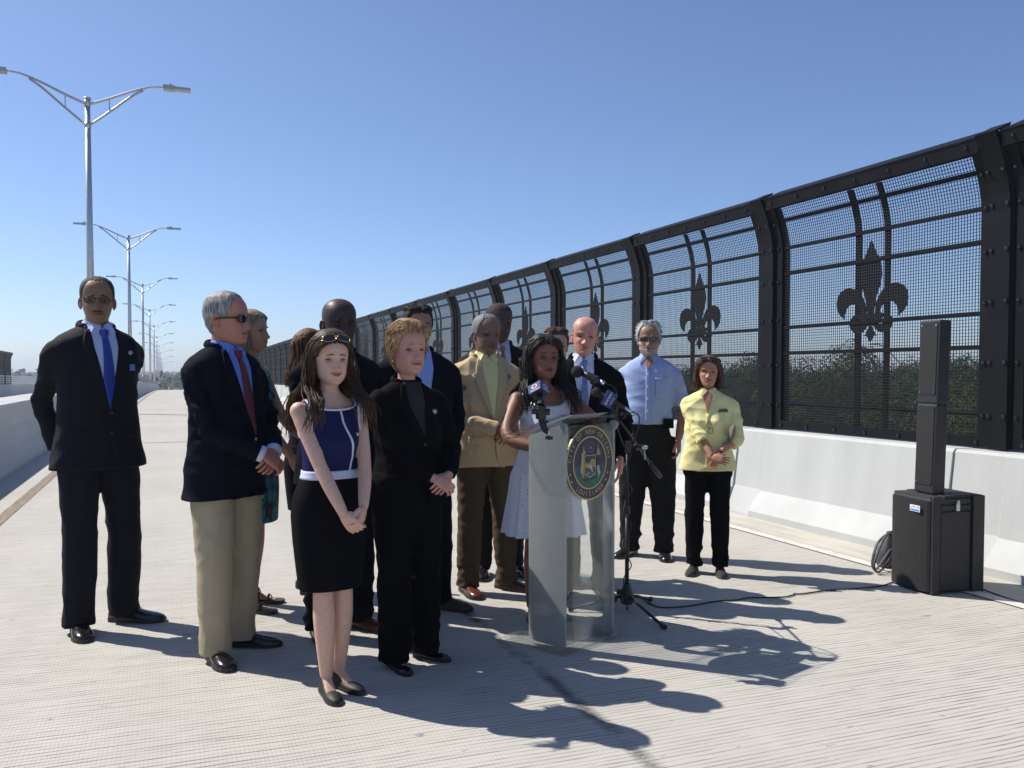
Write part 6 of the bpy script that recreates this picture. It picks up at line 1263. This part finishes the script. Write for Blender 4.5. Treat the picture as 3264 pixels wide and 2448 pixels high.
# 13 bald man, black suit
p = person('bald man in black suit and patterned blue tie behind the microphones', .455, 5.66, -2, 1.77, skin=(.56, .28, .20), skinname='skin_fair_13', head=(0, 0, 4), hk=1.03, broad=1.05, wrists={1: (.225, -.13, .87), -1: (-.235, -.10, .87)}, hands={1: ((-.1, -.15, -1), (-1, .2, 0), .4), -1: ((.1, -.15, -1), (1, .2, 0), .4)}, feet=((-.11, 0, -14), (.12, 0, 14)), face=dict(age=1.1, jaw=.98, nose=1.05, lips=.75, chin=1.3), lipc=(.85, .52, .5), squint=.9, brow=.5,
    hair=dict(cap=dict(style='fringe', thick=.004, seed=13, rough=.0005, freq=140, upper=.165)), hairmat=Hgray,
    outfit=dict(jacket=dict(mat=Mblackw, shirt=Mwhite_s, tie=Mtiep, vbot=1.08, vwid=.062), trousers=dict(mat=Mblackw), shoe=Mshoeb))
# 14 bearded man
Mshl = cloth('light_blue_linen', (.34, .43, .68), .85, var=.06); Mpl = cloth('dark_grey_pleated_wool', (.016, .016, .017))
p = person('grey bearded man in sunglasses, light blue short sleeved shirt tucked into dark trousers', 1.06, 6.87, -11, 1.80, skin=(.33, .165, .10), skinname='skin_tanned_14', head=(2, 0), hk=1.02, broad=.93, belly=.03, wrists={1: (.225, -.08, .88), -1: (-.225, -.06, .88)}, hands={1: ((.0, -.15, -1), (-1, .1, 0), .7), -1: ((.1, -.15, -1), (1, .1, 0), .5)}, elbows={1: (.5, .8, 0), -1: (-.5, .8, 0)}, feet=((-.135, 0, -26), (.125, -.04, 6)), face=dict(age=1.0, nosew=1.15, beardvol=1, jaw=1.03, moustache=Hwh), lipc=(.8, .55, .5), beard=((1.15, 2.0, 3.0), .80, 'full'),
    hair=dict(cap=dict(style='receding', thick=.012, seed=14, rough=.004, freq=50, topboost=.5), tufts=[dict(n=420, phr=(70, 175), zr=(.10, .228), dphi=20, dz=.004, seed=141, out=.017, r0=.0016, wav=.003, lift=.004), dict(n=500, phr=(0, 75), zr=(.216, .229), dphi=22, dz=.010, seed=14, out=.016, r0=.0016, wav=.003, lift=.004)]), hairmat=Hwh, glasses='sun', brow=.9,
    outfit=dict(armfat=1.0, jacket=dict(mat=Mshl, name='shirt', open=False, hem=1.0, slen=-1, loose=.008, sleeve=[.058, .066, .070, .074], fold=.004, wr=.012, shirt=Mshl, shirtcollar=True, collarspread=.062), trousers=dict(mat=Mpl, hem=.080, knee=.104, thigh=.122, top=1.03, belt=True), shoe=Mshoeb))
P_ = p['part']; bv_ = p['bvh']; P_('placket', patch(bv_, 1.02, 1.44, lambda z: -.016, lambda z: .016, .004, 24, 3, .002), Mshl)
for z in (1.10, 1.19, 1.28, 1.37): h = bv_.ray_cast(Vector((0, -1, z)), Vector((0, 1, 0))); P_('button', tube([(0, h[0].y - .006, z), (0, h[0].y - .009, z)], .006, 8), Mwhite_s)
P_('breast_pocket', patch(bv_, 1.20, 1.34, lambda z: .055, lambda z: .155, .004, 8, 8, .002), Mshl); P_('pocket_hem', patch(bv_, 1.33, 1.345, lambda z: .053, lambda z: .157, .008, 2, 8, .002), Mshl)
P_('open_neck', patch(bv_, 1.40, 1.50, lin((1.40, -.002), (1.50, -.045)), lin((1.40, .002), (1.50, .045)), .0055, 8, 6, .001), MATS.get('neckskin') or mat('neckskin', (.33, .165, .10), .45, var=.08, vscale=30))
P_('belt_pouch', (lambda b: (b.v, b.f))(MB().box((.115, -.160, .975), (.190, -.118, 1.045))), Mblackw, smooth=False)
# 15 woman in yellow
Myl = cloth('yellow_linen_blouse', (.80, .74, .36), .85, var=.05)
b15 = [(-.068, 1.22, .062, .07, .05), (.068, 1.22, .062, .07, .05)]
p = person('woman in pale yellow blouse and black trousers with sunglasses on her head', 1.39, 6.27, -14, 1.53, sex='w', skin=(.45, .225, .15), skinname='skin_tanned_15', head=(2, 2), hk=1.04, broad=1.16, belly=.03, wrists={1: (.085, -.21, .985), -1: (.045, -.27, .965)}, elbows={1: (1, .5, -.3), -1: (-1, .5, -.3)}, hands={1: ((-.35, -.15, -.85), (-.5, .8, 0), .45), -1: ((.75, -.2, -.15), (.1, .9, -.3), .5)}, feet=((-.105, -.02, -8), (.105, -.03, 8)), face=dict(age=1.0, nose=1.0, lips=.9), lipc=(.78, .42, .40), bust=b15, squint=.85, brow=.6, glasses='ontop',
    hair=dict(cap=dict(style='woman_back', thick=.013, seed=15, rough=.002, freq=45), locks=[dict(n=330, phr=(88, 178), zend=(-.035, .015), seed=15, out=.016, spread=.03, wav=.006, r0=.0038, zroot=(.10, .225), curl=.03)], tufts=[dict(n=220, phr=(3, 62), zr=(.190, .228), dphi=70, dz=-.085, seed=15, out=.014, r0=.0026)]), hairmat=Hchest,
    outfit=dict(armfat=1.02, jacket=dict(mat=Myl, name='blouse', open=False, hem=.84, slen=.40, loose=.010, flare=.018, sleeve=[.056, .062, .062, .060, .060, .062, .064], fold=.004, wr=.012, shirt=Myl, shirtcollar=True, collarspread=.055), trousers=dict(mat=Mblackw, hem=.072, knee=.083, thigh=.100, hemz=.06), shoe=Msneak, sole=Msole2, shoestyle='dress', earring=.007))
P_ = p['part']; bv_ = p['bvh']; ZZ = p['Z']
P_('open_neck', patch(bv_, 1.30, ZZ(1.50), lin((1.30, -.001), (1.48, -.045)), lin((1.30, .001), (1.48, .045)), .0055, 10, 6, .001), mat('chest_skin', (.45, .20, .14), .45, var=.08, vscale=30))
P_('placket', patch(bv_, .86, 1.30, lambda z: -.012, lambda z: .012, .004, 24, 3, .002), Myl)
P_('name_tag', patch(bv_, 1.315, 1.34, lin((1.31, .085), (1.34, .075)), lin((1.31, .165), (1.34, .150)), .006, 2, 6, .003), mat('green_tag', (.035, .11, .06), .5))
h = bv_.ray_cast(Vector((.02, -1, 1.20)), Vector((0, 1, 0))); y_ = h[0].y - .015; gl = []
for dx, dz in ((0, 0), (.014, -.045)): gl.append(tube([(.012 + dx + .018 * math.cos(a), y_ - .008, 1.215 + dz + .024 * math.sin(a)) for a in np.linspace(0, 2 * math.pi, 16)], .0022, 5))
gl.append(tube([(.0, y_, 1.28), (.006, y_ - .006, 1.24), (.012, y_ - .008, 1.215)], .0022, 5)); P_('hanging_glasses', join(gl), Mblackframe)
P_('watch', tube([Vector(p['wr'][1]) + (Vector(p['EL'][1]) - Vector(p['wr'][1])).normalized() * d for d in (.012, .026)], .029, 14), Mplas)
# things carried
ar = MB(); v, f = sphere((0, 0, 0), (.028, .06, .085), 14, 10); ar.add(v, f); ao = tag(ar.obj('folded_hat', cloth('taupe_cloth', (.20, .17, .15), var=.15), smooth=True), 'folded taupe cloth hat held under the arm of the woman in yellow', 'hat'); ao.scale = (.7, .6, .8); ao.location = (1.515, 6.10, 1.0); ao.rotation_euler = (R(10), R(12), R(10))
